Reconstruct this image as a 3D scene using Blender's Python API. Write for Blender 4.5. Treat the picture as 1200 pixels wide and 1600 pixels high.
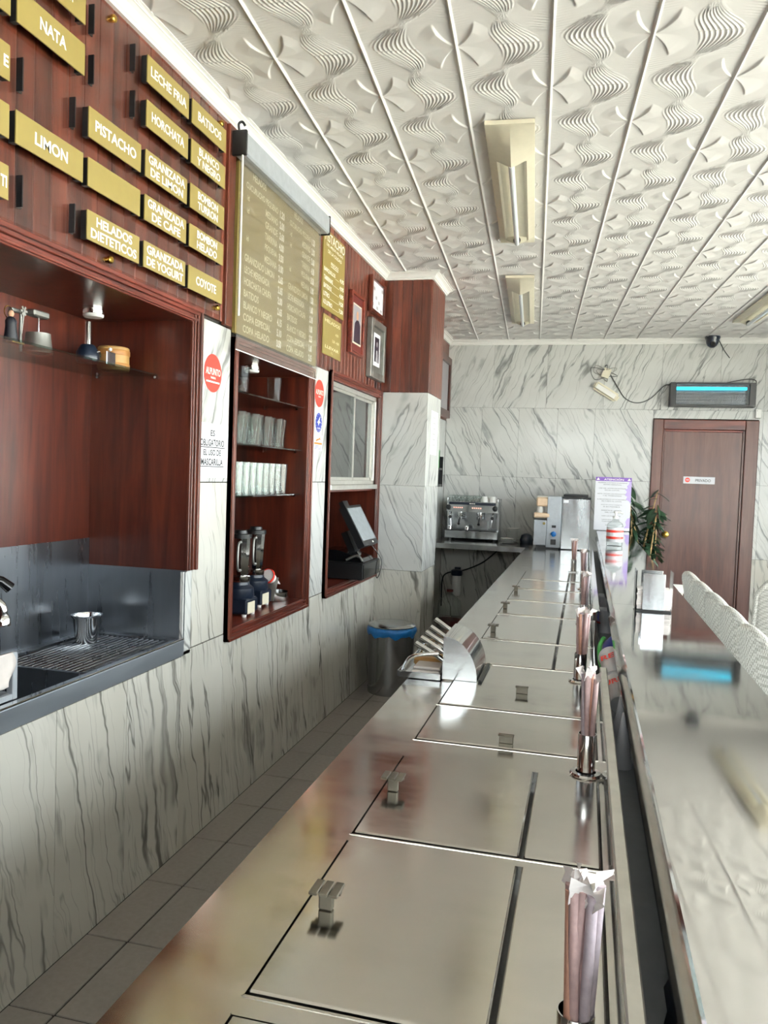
import bpy, bmesh, math, random
import numpy as np
from mathutils import Vector, Matrix, Euler
random.seed(7)
for o in list(bpy.data.objects): bpy.data.objects.remove(o, do_unlink=True)
SC = bpy.context.scene
COL = SC.collection
PI = math.pi

# ------------------------------------------------------------------ camera
CAM_POS = (1.3893, 0.0, 1.41)
FOCAL_PX = 1240.93
YAW, PITCH, ROLL = math.radians(14.142), math.radians(-2.714), math.radians(2.015)
def cam_basis():
    f = Vector((-math.sin(YAW)*math.cos(PITCH), math.cos(YAW)*math.cos(PITCH), math.sin(PITCH)))
    r0 = f.cross(Vector((0, 0, 1))).normalized(); u0 = r0.cross(f)
    return math.cos(ROLL)*r0+math.sin(ROLL)*u0, -math.sin(ROLL)*r0+math.cos(ROLL)*u0, f
r_, u_, f_ = cam_basis()
cd = bpy.data.cameras.new('camera'); cam = bpy.data.objects.new('camera', cd); COL.objects.link(cam)
cam.matrix_world = Matrix(((r_.x, u_.x, -f_.x, CAM_POS[0]), (r_.y, u_.y, -f_.y, CAM_POS[1]), (r_.z, u_.z, -f_.z, CAM_POS[2]), (0, 0, 0, 1)))
cd.sensor_fit = 'VERTICAL'; cd.sensor_height = 36.0; cd.lens = FOCAL_PX/1600*36; cd.clip_start = 0.02
SC.camera = cam
# ------------------------------------------------------------------ light and exposure
W = bpy.data.worlds.new('daylight'); SC.world = W; W.use_nodes = True
bg = W.node_tree.nodes['Background']; bg.inputs[0].default_value = (0.95, 0.97, 1.0, 1); bg.inputs[1].default_value = 9.0
sl_ = bpy.data.lights.new('street_sun', 'SUN'); sl_.energy = 120.0; sl_.angle = math.radians(1.0); sl_.color = (1.0, .97, .92)
sun = bpy.data.objects.new('street_sun', sl_); sun.rotation_euler = Vector((.55, -.18, -.8)).to_track_quat('-Z', 'Y').to_euler(); COL.objects.link(sun)   # falls on the street only, from behind the building
def portal(name, loc, rot, sx, sy):
    l = bpy.data.lights.new(name, 'AREA'); l.shape = 'RECTANGLE'; l.size = sx; l.size_y = sy; l.cycles.is_portal = True
    o = bpy.data.objects.new(name, l); o.location = loc; o.rotation_euler = rot; COL.objects.link(o)
portal('window_daylight', (3.98, 2.5, 1.42), (0, PI/2, 0), 2.3, 8.0)
portal('entrance_daylight', (3.25, -1.88, 1.3), (PI/2, 0, 0), 1.1, 2.5)
portal('added_transom_daylight', (1.325, -1.88, 2.25), (PI/2, 0, 0), 2.35, .7)  # portal of the unseen transom added behind the camera
SC.view_settings.view_transform = 'Standard'; SC.view_settings.look = 'None'; SC.view_settings.gamma = 1; SC.view_settings.use_curve_mapping = False
SC.view_settings.exposure = 0.58
SC.cycles.use_denoising = True; SC.cycles.max_bounces = 10; SC.cycles.diffuse_bounces = 6; SC.cycles.glossy_bounces = 5
SC.cycles.transmission_bounces = 6; SC.cycles.transparent_max_bounces = 24; SC.cycles.caustics_reflective = False; SC.cycles.caustics_refractive = False
SC.cycles.sample_clamp_indirect = 6.0

# ------------------------------------------------------------------ material helpers
def lin(c):
    if isinstance(c, str): c = [int(c[i:i+2], 16)/255 for i in (0, 2, 4)]
    return tuple((v/12.92 if v <= .04045 else ((v+.055)/1.055)**2.4) for v in c)+(1,)
class NT:
    def __init__(s, name):
        s.m = bpy.data.materials.new(name); s.m.use_nodes = True; s.t = s.m.node_tree; s.t.nodes.clear()
        s.out = s.t.nodes.new('ShaderNodeOutputMaterial')
    def n(s, typ, ins=None, **kw):
        nd = s.t.nodes.new('ShaderNode'+typ)
        for k, v in kw.items(): setattr(nd, k, v)
        for k, v in (ins or {}).items():
            i = nd.inputs[k]
            if hasattr(v, 'is_linked') or isinstance(v, bpy.types.NodeSocket): s.t.links.new(v, i)
            else: i.default_value = v
        return nd
    def math(s, op, a, b=0.5, clamp=False):
        nd = s.n('Math', {0: a, 1: b}, operation=op); nd.use_clamp = clamp; return nd.outputs[0]
    def ramp(s, fac, stops, interp='LINEAR'):
        nd = s.n('ValToRGB', {0: fac}); cr = nd.color_ramp; cr.interpolation = interp
        while len(cr.elements) < len(stops): cr.elements.new(0.5)
        for e, (p, c) in zip(cr.elements, stops): e.position = p; e.color = c if len(c) == 4 else tuple(c)+(1,)
        return nd.outputs[0]
    def mix(s, fac, a, b, blend='MIX'):
        nd = s.n('Mix', data_type='RGBA', blend_type=blend)
        for k, v in ((0, fac), (6, a), (7, b)):
            if isinstance(v, bpy.types.NodeSocket): s.t.links.new(v, nd.inputs[k])
            else: nd.inputs[k].default_value = v
        return nd.outputs[2]
    def surf(s, sock): s.t.links.new(sock, s.out.inputs[0]); return s.m
    def princ(s, **kw):
        nd = s.n('BsdfPrincipled')
        for k, v in kw.items():
            i = nd.inputs[k.replace('_', ' ')]
            if isinstance(v, bpy.types.NodeSocket): s.t.links.new(v, i)
            else: i.default_value = v
        return s.surf(nd.outputs[0])
    def obj(s): return s.n('TexCoord').outputs['Object']
    def bump(s, h, strength=.2, dist=.01): return s.n('Bump', {'Strength': strength, 'Distance': dist, 'Height': h}).outputs[0]

def plain(name, col, rough=.5, metal=0.0, vary=.06, scale=30, bump=0.0, **kw):
    t = NT(name); c = lin(col)
    nz = t.n('TexNoise', {'Vector': t.obj(), 'Scale': scale, 'Detail': 3.0}).outputs[0]
    lo = tuple(v*(1-vary) for v in c[:3])+(1,); hi = tuple(min(1, v*(1+vary)) for v in c[:3])+(1,)
    col_ = t.ramp(nz, [(.3, lo), (.7, hi)])
    args = dict(Base_Color=col_, Roughness=rough, Metallic=metal, **kw)
    if bump: args['Normal'] = t.bump(nz, bump, .005)
    return t.princ(**args)

def marble(name, angle, base, vein, dirt=0.0, seed=0.0, dens=1.0):
    t = NT(name)
    geo = t.obj(); rnd = t.n('ObjectInfo').outputs['Random']
    xyz = t.n('SeparateXYZ', {0: geo})
    u = t.math('ADD', xyz.outputs[0], xyz.outputs[1])
    off = t.math('MULTIPLY', rnd, 17.3)
    u2 = t.math('ADD', u, off)
    v2 = t.math('ADD', xyz.outputs[2], t.math('MULTIPLY', rnd, 5.1))
    p = t.n('CombineXYZ', {0: u2, 1: v2, 2: seed}).outputs[0]
    wn = t.n('TexNoise', {'Vector': p, 'Scale': 4.0, 'Detail': 3.0, 'Roughness': .55}).outputs['Color']
    wv = t.n('VectorMath', {0: wn, 1: (-.5, -.5, -.5)}, operation='ADD').outputs[0]
    ws = t.n('VectorMath', {0: wv, 'Scale': .095}, operation='SCALE').outputs[0]
    q = t.n('VectorMath', {0: p, 1: ws}, operation='ADD').outputs[0]
    rot = t.n('VectorRotate', {'Vector': q, 'Angle': angle}, rotation_type='Z_AXIS').outputs[0]
    def vein_layer(sx, sy, w, sd, det=3.0, dist=.0):
        m = t.n('Mapping', {'Vector': rot, 'Scale': (sx*dens, sy*dens, 1), 'Location': (sd, sd*.7, sd)}).outputs[0]
        nz = t.n('TexNoise', {'Vector': m, 'Scale': 1.0, 'Detail': det, 'Roughness': .55, 'Distortion': dist}).outputs[0]
        d = t.math('ABSOLUTE', t.math('SUBTRACT', nz, .5))
        return t.ramp(d, [(0, (1, 1, 1)), (w*.35, (.75, .75, .75)), (w, (0, 0, 0))])
    a = vein_layer(3.6, .24, .0115, 1.3, 2.5)
    b = vein_layer(8.0, .5, .0125, 7.7, 2.5)
    e_ = vein_layer(16, 1.2, .016, 2.9, 2.0)
    c = vein_layer(3.2, .22, .030, 4.1, 3.0)
    mk = t.n('TexNoise', {'Vector': p, 'Scale': 2.6, 'Detail': 2.0}).outputs[0]
    mka = t.ramp(mk, [(.36, (0, 0, 0)), (.50, (1, 1, 1))]); mkb = t.ramp(mk, [(.42, (1, 1, 1)), (.62, (.15, .15, .15))])
    mkc = t.ramp(t.n('TexNoise', {'Vector': p, 'Scale': 3.0, 'Detail': 3.0}).outputs[0], [(.54, (0, 0, 0)), (.62, (1, 1, 1))])
    cl = t.n('TexNoise', {'Vector': rot, 'Scale': 3.0, 'Detail': 5.0}).outputs[0]
    col = t.ramp(cl, [(.3, tuple(x*.90 for x in lin(base)[:3])), (.62, lin(base))])
    if dirt:
        dn = t.n('TexNoise', {'Vector': p, 'Scale': 1.7, 'Detail': 4.0}).outputs[0]
        df = t.math('MULTIPLY', t.ramp(dn, [(.4, (0, 0, 0)), (.7, (1, 1, 1))]), dirt)
        col = t.mix(df, col, lin('A8A292'))
    vc = lin(vein)
    col = t.mix(t.math('MULTIPLY', t.math('MULTIPLY', c, mkc), .5), col, tuple(x*1.25 for x in vc[:3])+(1,))
    col = t.mix(t.math('MULTIPLY', t.math('MULTIPLY', a, mka), .8), col, vc)
    col = t.mix(t.math('MULTIPLY', t.math('MULTIPLY', b, mkb), .75), col, vc)
    col = t.mix(t.math('MULTIPLY', t.math('MULTIPLY', e_, mka), .32), col, vc)
    return t.princ(Base_Color=col, Roughness=.16, Specular_IOR_Level=.4)

def woodmat(name, dark, mid, light, axis='Z', rough=.32):
    t = NT(name); sc = {'Z': (9, 9, .7), 'Y': (9, .7, 9), 'X': (.7, 9, 9)}[axis]
    rnd = t.n('ObjectInfo').outputs['Random']
    add = t.n('VectorMath', {0: t.obj(), 1: t.n('CombineXYZ', {0: t.math('MULTIPLY', rnd, 9), 1: t.math('MULTIPLY', rnd, 5), 2: t.math('MULTIPLY', rnd, 3)}).outputs[0]}, operation='ADD').outputs[0]
    m = t.n('Mapping', {'Vector': add, 'Scale': sc}).outputs[0]
    n1 = t.n('TexNoise', {'Vector': m, 'Scale': 1.6, 'Detail': 6.0, 'Roughness': .62, 'Distortion': .8}).outputs[0]
    m2 = t.n('Mapping', {'Vector': add, 'Scale': tuple(v*9 for v in sc)}).outputs[0]
    n2 = t.n('TexNoise', {'Vector': m2, 'Scale': 1.0, 'Detail': 2.0}).outputs[0]
    f = t.math('ADD', t.math('MULTIPLY', n1, .75), t.math('MULTIPLY', n2, .25))
    col = t.ramp(f, [(.36, lin(dark)), (.5, lin(mid)), (.64, lin(light))])
    tone = t.math('ADD', t.math('MULTIPLY', rnd, .35), .82)
    col = t.mix(1.0, col, t.n('CombineColor', {0: tone, 1: tone, 2: tone}).outputs[0], 'MULTIPLY')
    return t.princ(Base_Color=col, Roughness=rough, Specular_IOR_Level=.45, Coat_Weight=.15, Coat_Roughness=.2)

def steelmat(name, col, r0, r1, scale=(3, 3, 3), bump=.02, wob=5.0):
    t = NT(name); m = t.n('Mapping', {'Vector': t.obj(), 'Scale': scale}).outputs[0]
    n1 = t.n('TexNoise', {'Vector': m, 'Scale': 2.0, 'Detail': 5.0, 'Roughness': .6}).outputs[0]
    n2 = t.n('TexNoise', {'Vector': t.obj(), 'Scale': wob, 'Detail': 2.0}).outputs[0]
    r = t.n('MapRange', {0: n1, 1: .3, 2: .7, 3: r0, 4: r1}).outputs[0]
    c = lin(col); colr = t.ramp(n1, [(.3, tuple(v*.88 for v in c[:3])), (.7, c)])
    return t.princ(Base_Color=colr, Metallic=1.0, Roughness=r, Normal=t.bump(n2, bump, .02))

def thin_glass(name, tint=(.93, .96, .95, 1), base=.05, rough=.01, milk=0.0, shine=1.0):
    t = NT(name)
    tr = t.n('BsdfTransparent', {0: tint}).outputs[0]; gl = t.n('BsdfGlossy', {0: (shine, shine, shine, 1), 'Roughness': rough}).outputs[0]
    fr = t.math('ADD', t.math('MULTIPLY', t.math('POWER', t.n('LayerWeight', {0: .5}).outputs['Facing'], 4.0), .75), base, True)
    if milk:
        df = t.n('BsdfTranslucent', {0: (.85, .87, .86, 1)}).outputs[0]; d2 = t.n('BsdfDiffuse', {0: (.85, .87, .86, 1)}).outputs[0]
        dd = t.n('MixShader', {0: .5, 1: df, 2: d2}).outputs[0]
        tr = t.n('MixShader', {0: milk, 1: tr, 2: dd}).outputs[0]
    return t.surf(t.n('MixShader', {0: fr, 1: tr, 2: gl}).outputs[0])

def emis(name, col, strength):
    t = NT(name); return t.surf(t.n('Emission', {0: lin(col), 1: strength}).outputs[0])

M = {}
M['marble_r'] = marble('marble_rising_veins', .42, 'C9CAC7', '626463', 0, 0.0)
M['marble_f'] = marble('marble_falling_veins', -.50, 'C9CAC7', '5E6062', 0, 3.0)
M['marble_low'] = marble('marble_aged', -.22, 'C9C7BF', '4A4843', .35, 6.0, 1.1)
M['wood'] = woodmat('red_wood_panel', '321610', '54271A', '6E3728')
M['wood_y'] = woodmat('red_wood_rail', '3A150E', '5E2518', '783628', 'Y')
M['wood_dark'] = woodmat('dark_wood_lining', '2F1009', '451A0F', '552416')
M['wood_door'] = woodmat('door_wood', '43261F', '523129', '5E3C34', 'Z', .38)
M['wood_x'] = woodmat('red_wood_head', '3A150E', '5E2518', '783628', 'X')
M['steel'] = steelmat('brushed_steel', 'D4D1CB', .10, .22, (2, 5, 2), .02)
M['steel_bar'] = steelmat('bar_steel', 'DADADA', .03, .09, (2, 2, 2), .016, 3.0)
M['steel_sink'] = steelmat('sink_steel', '8C9096', .24, .34, (9, 9, 1), .0)
M['apron'] = steelmat('apron_steel', 'A9B1BA', .42, .5, (9, 1, 9), .0)
M['grip'] = plain('grip_metal', '6E695E', .4, .7, .15, 40)
M['dark_steel'] = steelmat('dark_grey_steel', '5C6066', .12, .25, (3, 3, 3), .01)  # plain dark grey steel of the insect killer reflector
M['steel_cool'] = steelmat('cool_steel', 'B9BCBE', .12, .28, (6, 6, 1), .01)
M['chrome'] = steelmat('chrome', 'D6D6D6', .04, .10, (4, 4, 4), .005)
M['alu'] = plain('anodised_aluminium', 'C9C7C0', .36, .7)
M['cassette'] = plain('grey_cassette', 'A3A8AE', .45, .2)
M['gold'] = plain('gold_plate', '8C7C45', .42, .10, .03)
M['gold_dull'] = plain('dull_gold_plate', '8E7C3E', .45, .2, .03)
M['brass'] = plain('brass', 'C8A24A', .22, 1.0)
M['letter'] = plain('white_lettering', 'F4F1E6', .5, 0, .01)
M['letter_dim'] = plain('faded_lettering', 'E2DAB8', .55, 0, .02)
M['black'] = plain('black_plastic', '121315', .38)
M['black_gloss'] = plain('black_gloss', '0D0E10', .12)
M['ink'] = plain('black_ink', '222226', .7)
M['navy'] = plain('navy_plastic', '17202F', .3)
M['ceiling'] = plain('ceiling_plaster', 'E0DEDC', .75, 0, .02, 12)
M['white_paint'] = plain('white_paint', 'E8E7E3', .5, 0, .02)
M['cream'] = plain('cream_plastic', 'D9D2BC', .4, 0, .03)
M['tube'] = plain('tube_glass', 'E6EBF0', .15, 0, .01)
M['tile'] = plain('floor_tile', '867F79', .5, 0, .07, 60)
M['grout'] = plain('dark_grout', '2A2623', .9)
M['paper'] = plain('paper', 'DADBE1', .8, 0, .01)
M['paper_wrap'] = plain('wrap_paper', 'E9E2DF', .8, 0, .05, 200)
M['straw_pink'] = plain('pink_wrapped_straw', 'B69A98', .55, 0, .1, 120)
M['straw_orange'] = plain('orange_wrapped_straw', 'BC8E7A', .55, 0, .1, 120)
M['straw_grey'] = plain('grey_wrapped_straw', 'A99DA4', .55, 0, .1, 120)
M['red'] = plain('red_print', 'E0392C', .45)
M['red_dark'] = plain('dark_red', '5E2622', .4)
M['blue'] = plain('blue_print', '26348C', .45)
M['blue_bag'] = plain('blue_bag', '1C6FB8', .35, 0, .15, 40, .3)
M['orange'] = plain('orange_print', 'C9782F', .5)
M['purple'] = plain('purple_print', '7E5BB0', .5)
M['lilac'] = plain('lilac_print', 'B9A5DE', .5)
M['glass'] = thin_glass('clear_glass')
M['glass_milk'] = thin_glass('pressed_glass', (.92, .95, .94, 1), .05, .05, .05, .75)
M['drink'] = thin_glass('drinking_glass', (.93, .95, .94, 1), .02, .02, .0, .55)
M['acrylic'] = thin_glass('clear_acrylic', (.97, .97, .97, 1), .015, .02)
M['plastic_sheet'] = thin_glass('clear_plastic_sheet', (.93, .92, .90, 1), .03, .05, .07)
M['pane'] = thin_glass('hatch_pane', (.55, .60, .58, 1), .12, .01)
M['shelf_glass'] = thin_glass('shelf_glass', (.75, .88, .84, 1), .06, .01)
M['cyan'] = emis('cyan_tube', '20CFEF', 2.6)
M['button'] = emis('lit_button', 'FFB7A0', 1.2)
M['screen'] = plain('dim_screen', '8E959A', .12)
M['leaf'] = plain('leaf', '2E4A34', .4, 0, .3, 25)
M['cane'] = plain('cane', 'A98A5C', .5, 0, .2, 20)
M['terracotta'] = plain('pot', '6E5140', .6)
M['beige'] = plain('beige_plastic', 'D2B79A', .4)
M['bamboo'] = plain('bamboo', 'B08A52', .55, 0, .15, 20)
M['bamboo_dark'] = plain('bamboo_band', 'A3713A', .5)
M['pewter'] = plain('pewter', '8B8A85', .45, .8, .2, 12)
M['green'] = plain('green', '3F9A4A', .4)
M['cloth'] = plain('cloth', 'C9C1BC', .9, 0, .04, 40, .2)
M['robe'] = plain('robe', '12161F', .5)
M['skin'] = plain('figurine_skin', 'C99A7C', .6)
M['photo_dark'] = plain('photo_dark', '2B2230', .3)
M['photo_grey'] = plain('photo_grey', '9C9AA0', .3)
M['porcelain'] = plain('porcelain', 'E3E3E0', .15, 0, .01)
M['pavement'] = plain('pavement', 'B9B4AA', .9)
def wickermat():
    t = NT('white_wicker'); m = t.n('Mapping', {'Vector': t.n('TexCoord').outputs['Generated'], 'Scale': (40, 40, 40)}).outputs[0]
    ch = t.n('TexChecker', {'Vector': m, 'Scale': 1.0}).outputs[1]
    nz = t.n('TexNoise', {'Vector': m, 'Scale': 1.2, 'Detail': 2.0}).outputs[0]
    h = t.math('ADD', ch, t.math('MULTIPLY', nz, .6))
    col = t.ramp(h, [(.2, lin('93918B')), (.9, lin('C6C5C0'))])
    return t.princ(Base_Color=col, Roughness=.5, Normal=t.bump(h, .6, .004))
M['wicker'] = wickermat()

# ------------------------------------------------------------------ mesh helpers
ORI = {}
def setp(o, label=None, cat=None, group=None, kind=None):
    if label: o['label'] = label
    if cat: o['category'] = cat
    if group: o['group'] = group
    if kind: o['kind'] = kind
    return o
def thing(name, loc, label=None, cat=None, group=None, kind=None, rz=0.0):
    o = bpy.data.objects.new(name, None); COL.objects.link(o); o.empty_display_size = .05
    o.location = loc; o.rotation_euler = (0, 0, rz); ORI[o.name] = Vector(loc)
    return setp(o, label, cat, group, kind)
class MB:
    def __init__(s): s.v = []; s.f = []
    def add(s, vs, fs):
        n = len(s.v); s.v += [tuple(v) for v in vs]; s.f += [tuple(i+n for i in f) for f in fs]; return s
    def box(s, a, b, bev=0.0):
        x0, y0, z0 = [min(p, q) for p, q in zip(a, b)]; x1, y1, z1 = [max(p, q) for p, q in zip(a, b)]
        if bev:
            bm = bmesh.new(); bmesh.ops.create_cube(bm, size=1)
            for v in bm.verts: v.co = Vector(((x0+x1)/2+v.co.x*(x1-x0), (y0+y1)/2+v.co.y*(y1-y0), (z0+z1)/2+v.co.z*(z1-z0)))
            bmesh.ops.bevel(bm, geom=bm.edges[:], offset=bev, segments=1, affect='EDGES')
            bm.verts.index_update(); s.add([v.co[:] for v in bm.verts], [[v.index for v in f.verts] for f in bm.faces]); bm.free(); return s
        return s.add([(x0, y0, z0), (x1, y0, z0), (x1, y1, z0), (x0, y1, z0), (x0, y0, z1), (x1, y0, z1), (x1, y1, z1), (x0, y1, z1)],
                     [(0, 3, 2, 1), (4, 5, 6, 7), (0, 1, 5, 4), (1, 2, 6, 5), (2, 3, 7, 6), (3, 0, 4, 7)])
    def obox(s, c, hs, rot):   # oriented box, rot = Matrix 3x3
        vs = [Vector(c)+rot @ Vector((sx*hs[0], sy*hs[1], sz*hs[2])) for sz in (-1, 1) for sx, sy in ((-1, -1), (1, -1), (1, 1), (-1, 1))]
        return s.add(vs, [(0, 3, 2, 1), (4, 5, 6, 7), (0, 1, 5, 4), (1, 2, 6, 5), (2, 3, 7, 6), (3, 0, 4, 7)])
    def lathe(s, prof, c=(0, 0, 0), seg=20, rot=None, close=True):   # prof [(r,z)..]
        vs = []; n = len(prof)
        for i in range(seg):
            a = 2*PI*i/seg
            for r, z in prof:
                p = Vector((r*math.cos(a), r*math.sin(a), z))
                if rot is not None: p = rot @ p
                vs.append(Vector(c)+p)
        fs = [(i*n+j, ((i+1) % seg)*n+j, ((i+1) % seg)*n+j+1, i*n+j+1) for i in range(seg) for j in range(n-1)]
        if close:
            if prof[0][0] > 1e-6: fs.append(tuple(i*n for i in range(seg))[::-1])
            if prof[-1][0] > 1e-6: fs.append(tuple(i*n+n-1 for i in range(seg)))
        return s.add(vs, fs)
    def cyl(s, a, b, r, r2=None, seg=16):
        a = Vector(a); d = Vector(b)-a; q = d.to_track_quat('Z', 'Y').to_matrix()
        return s.lathe([(r, 0), (r if r2 is None else r2, d.length)], a, seg, q)
    def tube(s, pts, r, seg=8, smooth=0):
        P = [Vector(p) for p in pts]
        if smooth:
            Q = []; rl_ = []
            for i in range(len(P)-1):
                p0 = P[max(0, i-1)]; p1 = P[i]; p2 = P[i+1]; p3 = P[min(len(P)-1, i+2)]
                for k in range(smooth):
                    t = k/smooth; rl_.append(r[i]*(1-t)+r[i+1]*t if isinstance(r, (list, tuple)) else r); Q.append(.5*((2*p1)+(p2-p0)*t+(2*p0-5*p1+4*p2-p3)*t*t+(3*p1-p0-3*p2+p3)*t**3))
            P = Q+[P[-1]]; r = rl_+[r[-1] if isinstance(r, (list, tuple)) else r]
        n = len(P); vs = []; fs = []; up = None
        for i, p in enumerate(P):
            d = (P[min(n-1, i+1)]-P[max(0, i-1)]).normalized()
            if up is None: up = d.orthogonal().normalized()
            up = (up-d*up.dot(d)).normalized(); w = d.cross(up)
            rr = r[i] if isinstance(r, (list, tuple)) else r
            for k in range(seg):
                a = 2*PI*k/seg; vs.append(p+rr*(math.cos(a)*up+math.sin(a)*w))
        for i in range(n-1):
            for k in range(seg): fs.append((i*seg+k, i*seg+(k+1) % seg, (i+1)*seg+(k+1) % seg, (i+1)*seg+k))
        fs.append(tuple(range(seg))[::-1]); fs.append(tuple((n-1)*seg+k for k in range(seg)))
        return s.add(vs, fs)
    def prism(s, poly, axis, a, b):   # poly 2D; axis 'x': (y,z), 'y': (x,z), 'z': (x,y)
        def P(p, t): return {'x': (t, p[0], p[1]), 'y': (p[0], t, p[1]), 'z': (p[0], p[1], t)}[axis]
        n = len(poly)
        return s.add([P(p, a) for p in poly]+[P(p, b) for p in poly],
                     [tuple(range(n))[::-1], tuple(range(n, 2*n))]+[(i, (i+1) % n, n+(i+1) % n, n+i) for i in range(n)])
    def build(s, name, mat, parent=None, smooth=None, label=None, cat=None, group=None, kind=None, local=False, loc=None):
        me = bpy.data.meshes.new(name)
        if parent is not None and not local: off = ORI[parent.name]
        elif loc is not None: off = Vector(loc)
        else: off = Vector((0, 0, 0))
        me.from_pydata([tuple(Vector(v)-off) for v in s.v], [], s.f)
        bm = bmesh.new(); bm.from_mesh(me); bmesh.ops.recalc_face_normals(bm, faces=bm.faces[:]); bm.to_mesh(me); bm.free()
        if smooth is not None:
            me.polygons.foreach_set('use_smooth', [True]*len(me.polygons)); me.set_sharp_from_angle(angle=math.radians(smooth))
        me.materials.append(M[mat] if isinstance(mat, str) else mat)
        if 'lettering' in name: kind = 'stuff'
        return place(name, me, parent, loc, label, cat, group, kind)
def place(name, me, parent=None, loc=None, label=None, cat=None, group=None, kind=None):
    o = bpy.data.objects.new(name, me); COL.objects.link(o)
    if parent is not None: o.parent = parent; ORI[o.name] = ORI.get(parent.name, Vector())
    if loc is not None and parent is None: o.location = loc; ORI[o.name] = Vector(loc)
    elif parent is None: ORI[o.name] = Vector((0, 0, 0))
    return setp(o, label, cat, group, kind)
def B(name, a, b, mat, parent=None, bev=0.0, **kw): return MB().box(a, b, bev).build(name, mat, parent, **kw)
def dup(o, parent=None):
    c = o.copy(); COL.objects.link(c); c.parent = parent; ORI[c.name] = ORI.get(o.name, Vector())
    for ch in o.children: dup(ch, c)
    return c
# lettering fitted to a box; plane: 'x' faces +X reading along +Y; 'y' faces -Y reading along +X; matrix = custom 3x3 (right, up, normal)
ROTX = Matrix(((0, 0, 1), (1, 0, 0), (0, 1, 0))); ROTY = Matrix(((1, 0, 0), (0, 0, -1), (0, 1, 0)))
_tc = {}
def text_verts(body, bold):
    k = (body, bold)
    if k not in _tc:
        cu = bpy.data.curves.new('t', 'FONT'); cu.body = body; cu.align_x = 'CENTER'; cu.offset = bold; cu.resolution_u = 3; cu.space_line = .95
        ob = bpy.data.objects.new('t', cu); me = bpy.data.meshes.new_from_object(ob)
        vs = [v.co.copy() for v in me.vertices]; fs = [tuple(p.vertices) for p in me.polygons]
        bpy.data.objects.remove(ob); bpy.data.meshes.remove(me); bpy.data.curves.remove(cu)
        xs = [v.x for v in vs]; ys = [v.y for v in vs]
        _tc[k] = ([((v.x-min(xs))/(max(xs)-min(xs))-.5, (v.y-min(ys))/(max(ys)-min(ys))-.5) for v in vs], fs, (max(xs)-min(xs))/(max(ys)-min(ys)))
    return _tc[k]
def add_text(mb, body, c, w, h, rot=ROTX, bold=.02, th=.0006):
    vs, fs, asp = text_verts(body, bold)
    if w is None: w = h*asp
    mb.add([Vector(c)+rot @ Vector((x*w, y*h, th)) for x, y in vs], fs); return mb

# ------------------------------------------------------------------ structure: floor
Z_CEIL, FAR, Z_COR = 2.775, 7.952, 2.730
floor = B('floor', (-.02, -1.9, -.06), (4.0, FAR+.1, -.004), 'grout', kind='structure')
def rounded_tile(w, l, h=.006):
    return MB().box((0, 0, -h), (w, l, 0), .0015)
g = .003
rows = [(0, .135), (.138, .333), (.474, .333)]
for rx, rw in rows:
    mesh = None
    y = 1.715-.3345*8
    while y < FAR:
        if y > -.5:
            L = min(.3295, FAR-y)
            if mesh is None or L < .329:
                o = rounded_tile(rw-(.0 if rx else .003), L).build('tile', 'tile', floor); mesh = o.data
            else: o = place('tile', mesh, floor)
            o.location = (rx, y, 0)
        y += .3345
def big_tile():
    return rounded_tile(.3295, .3295).build('tile', 'tile', floor)
bt = big_tile(); bt.location = (1.80, 2.0, 0)
for i in range(6):
    for j in range(20):
        if (i, j) == (0, 0): continue
        yy = 2.0+j*.3345
        if yy > FAR-.33: continue
        o = place('tile', bt.data, floor); o.location = (1.80+i*.3345, yy, 0)
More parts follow.
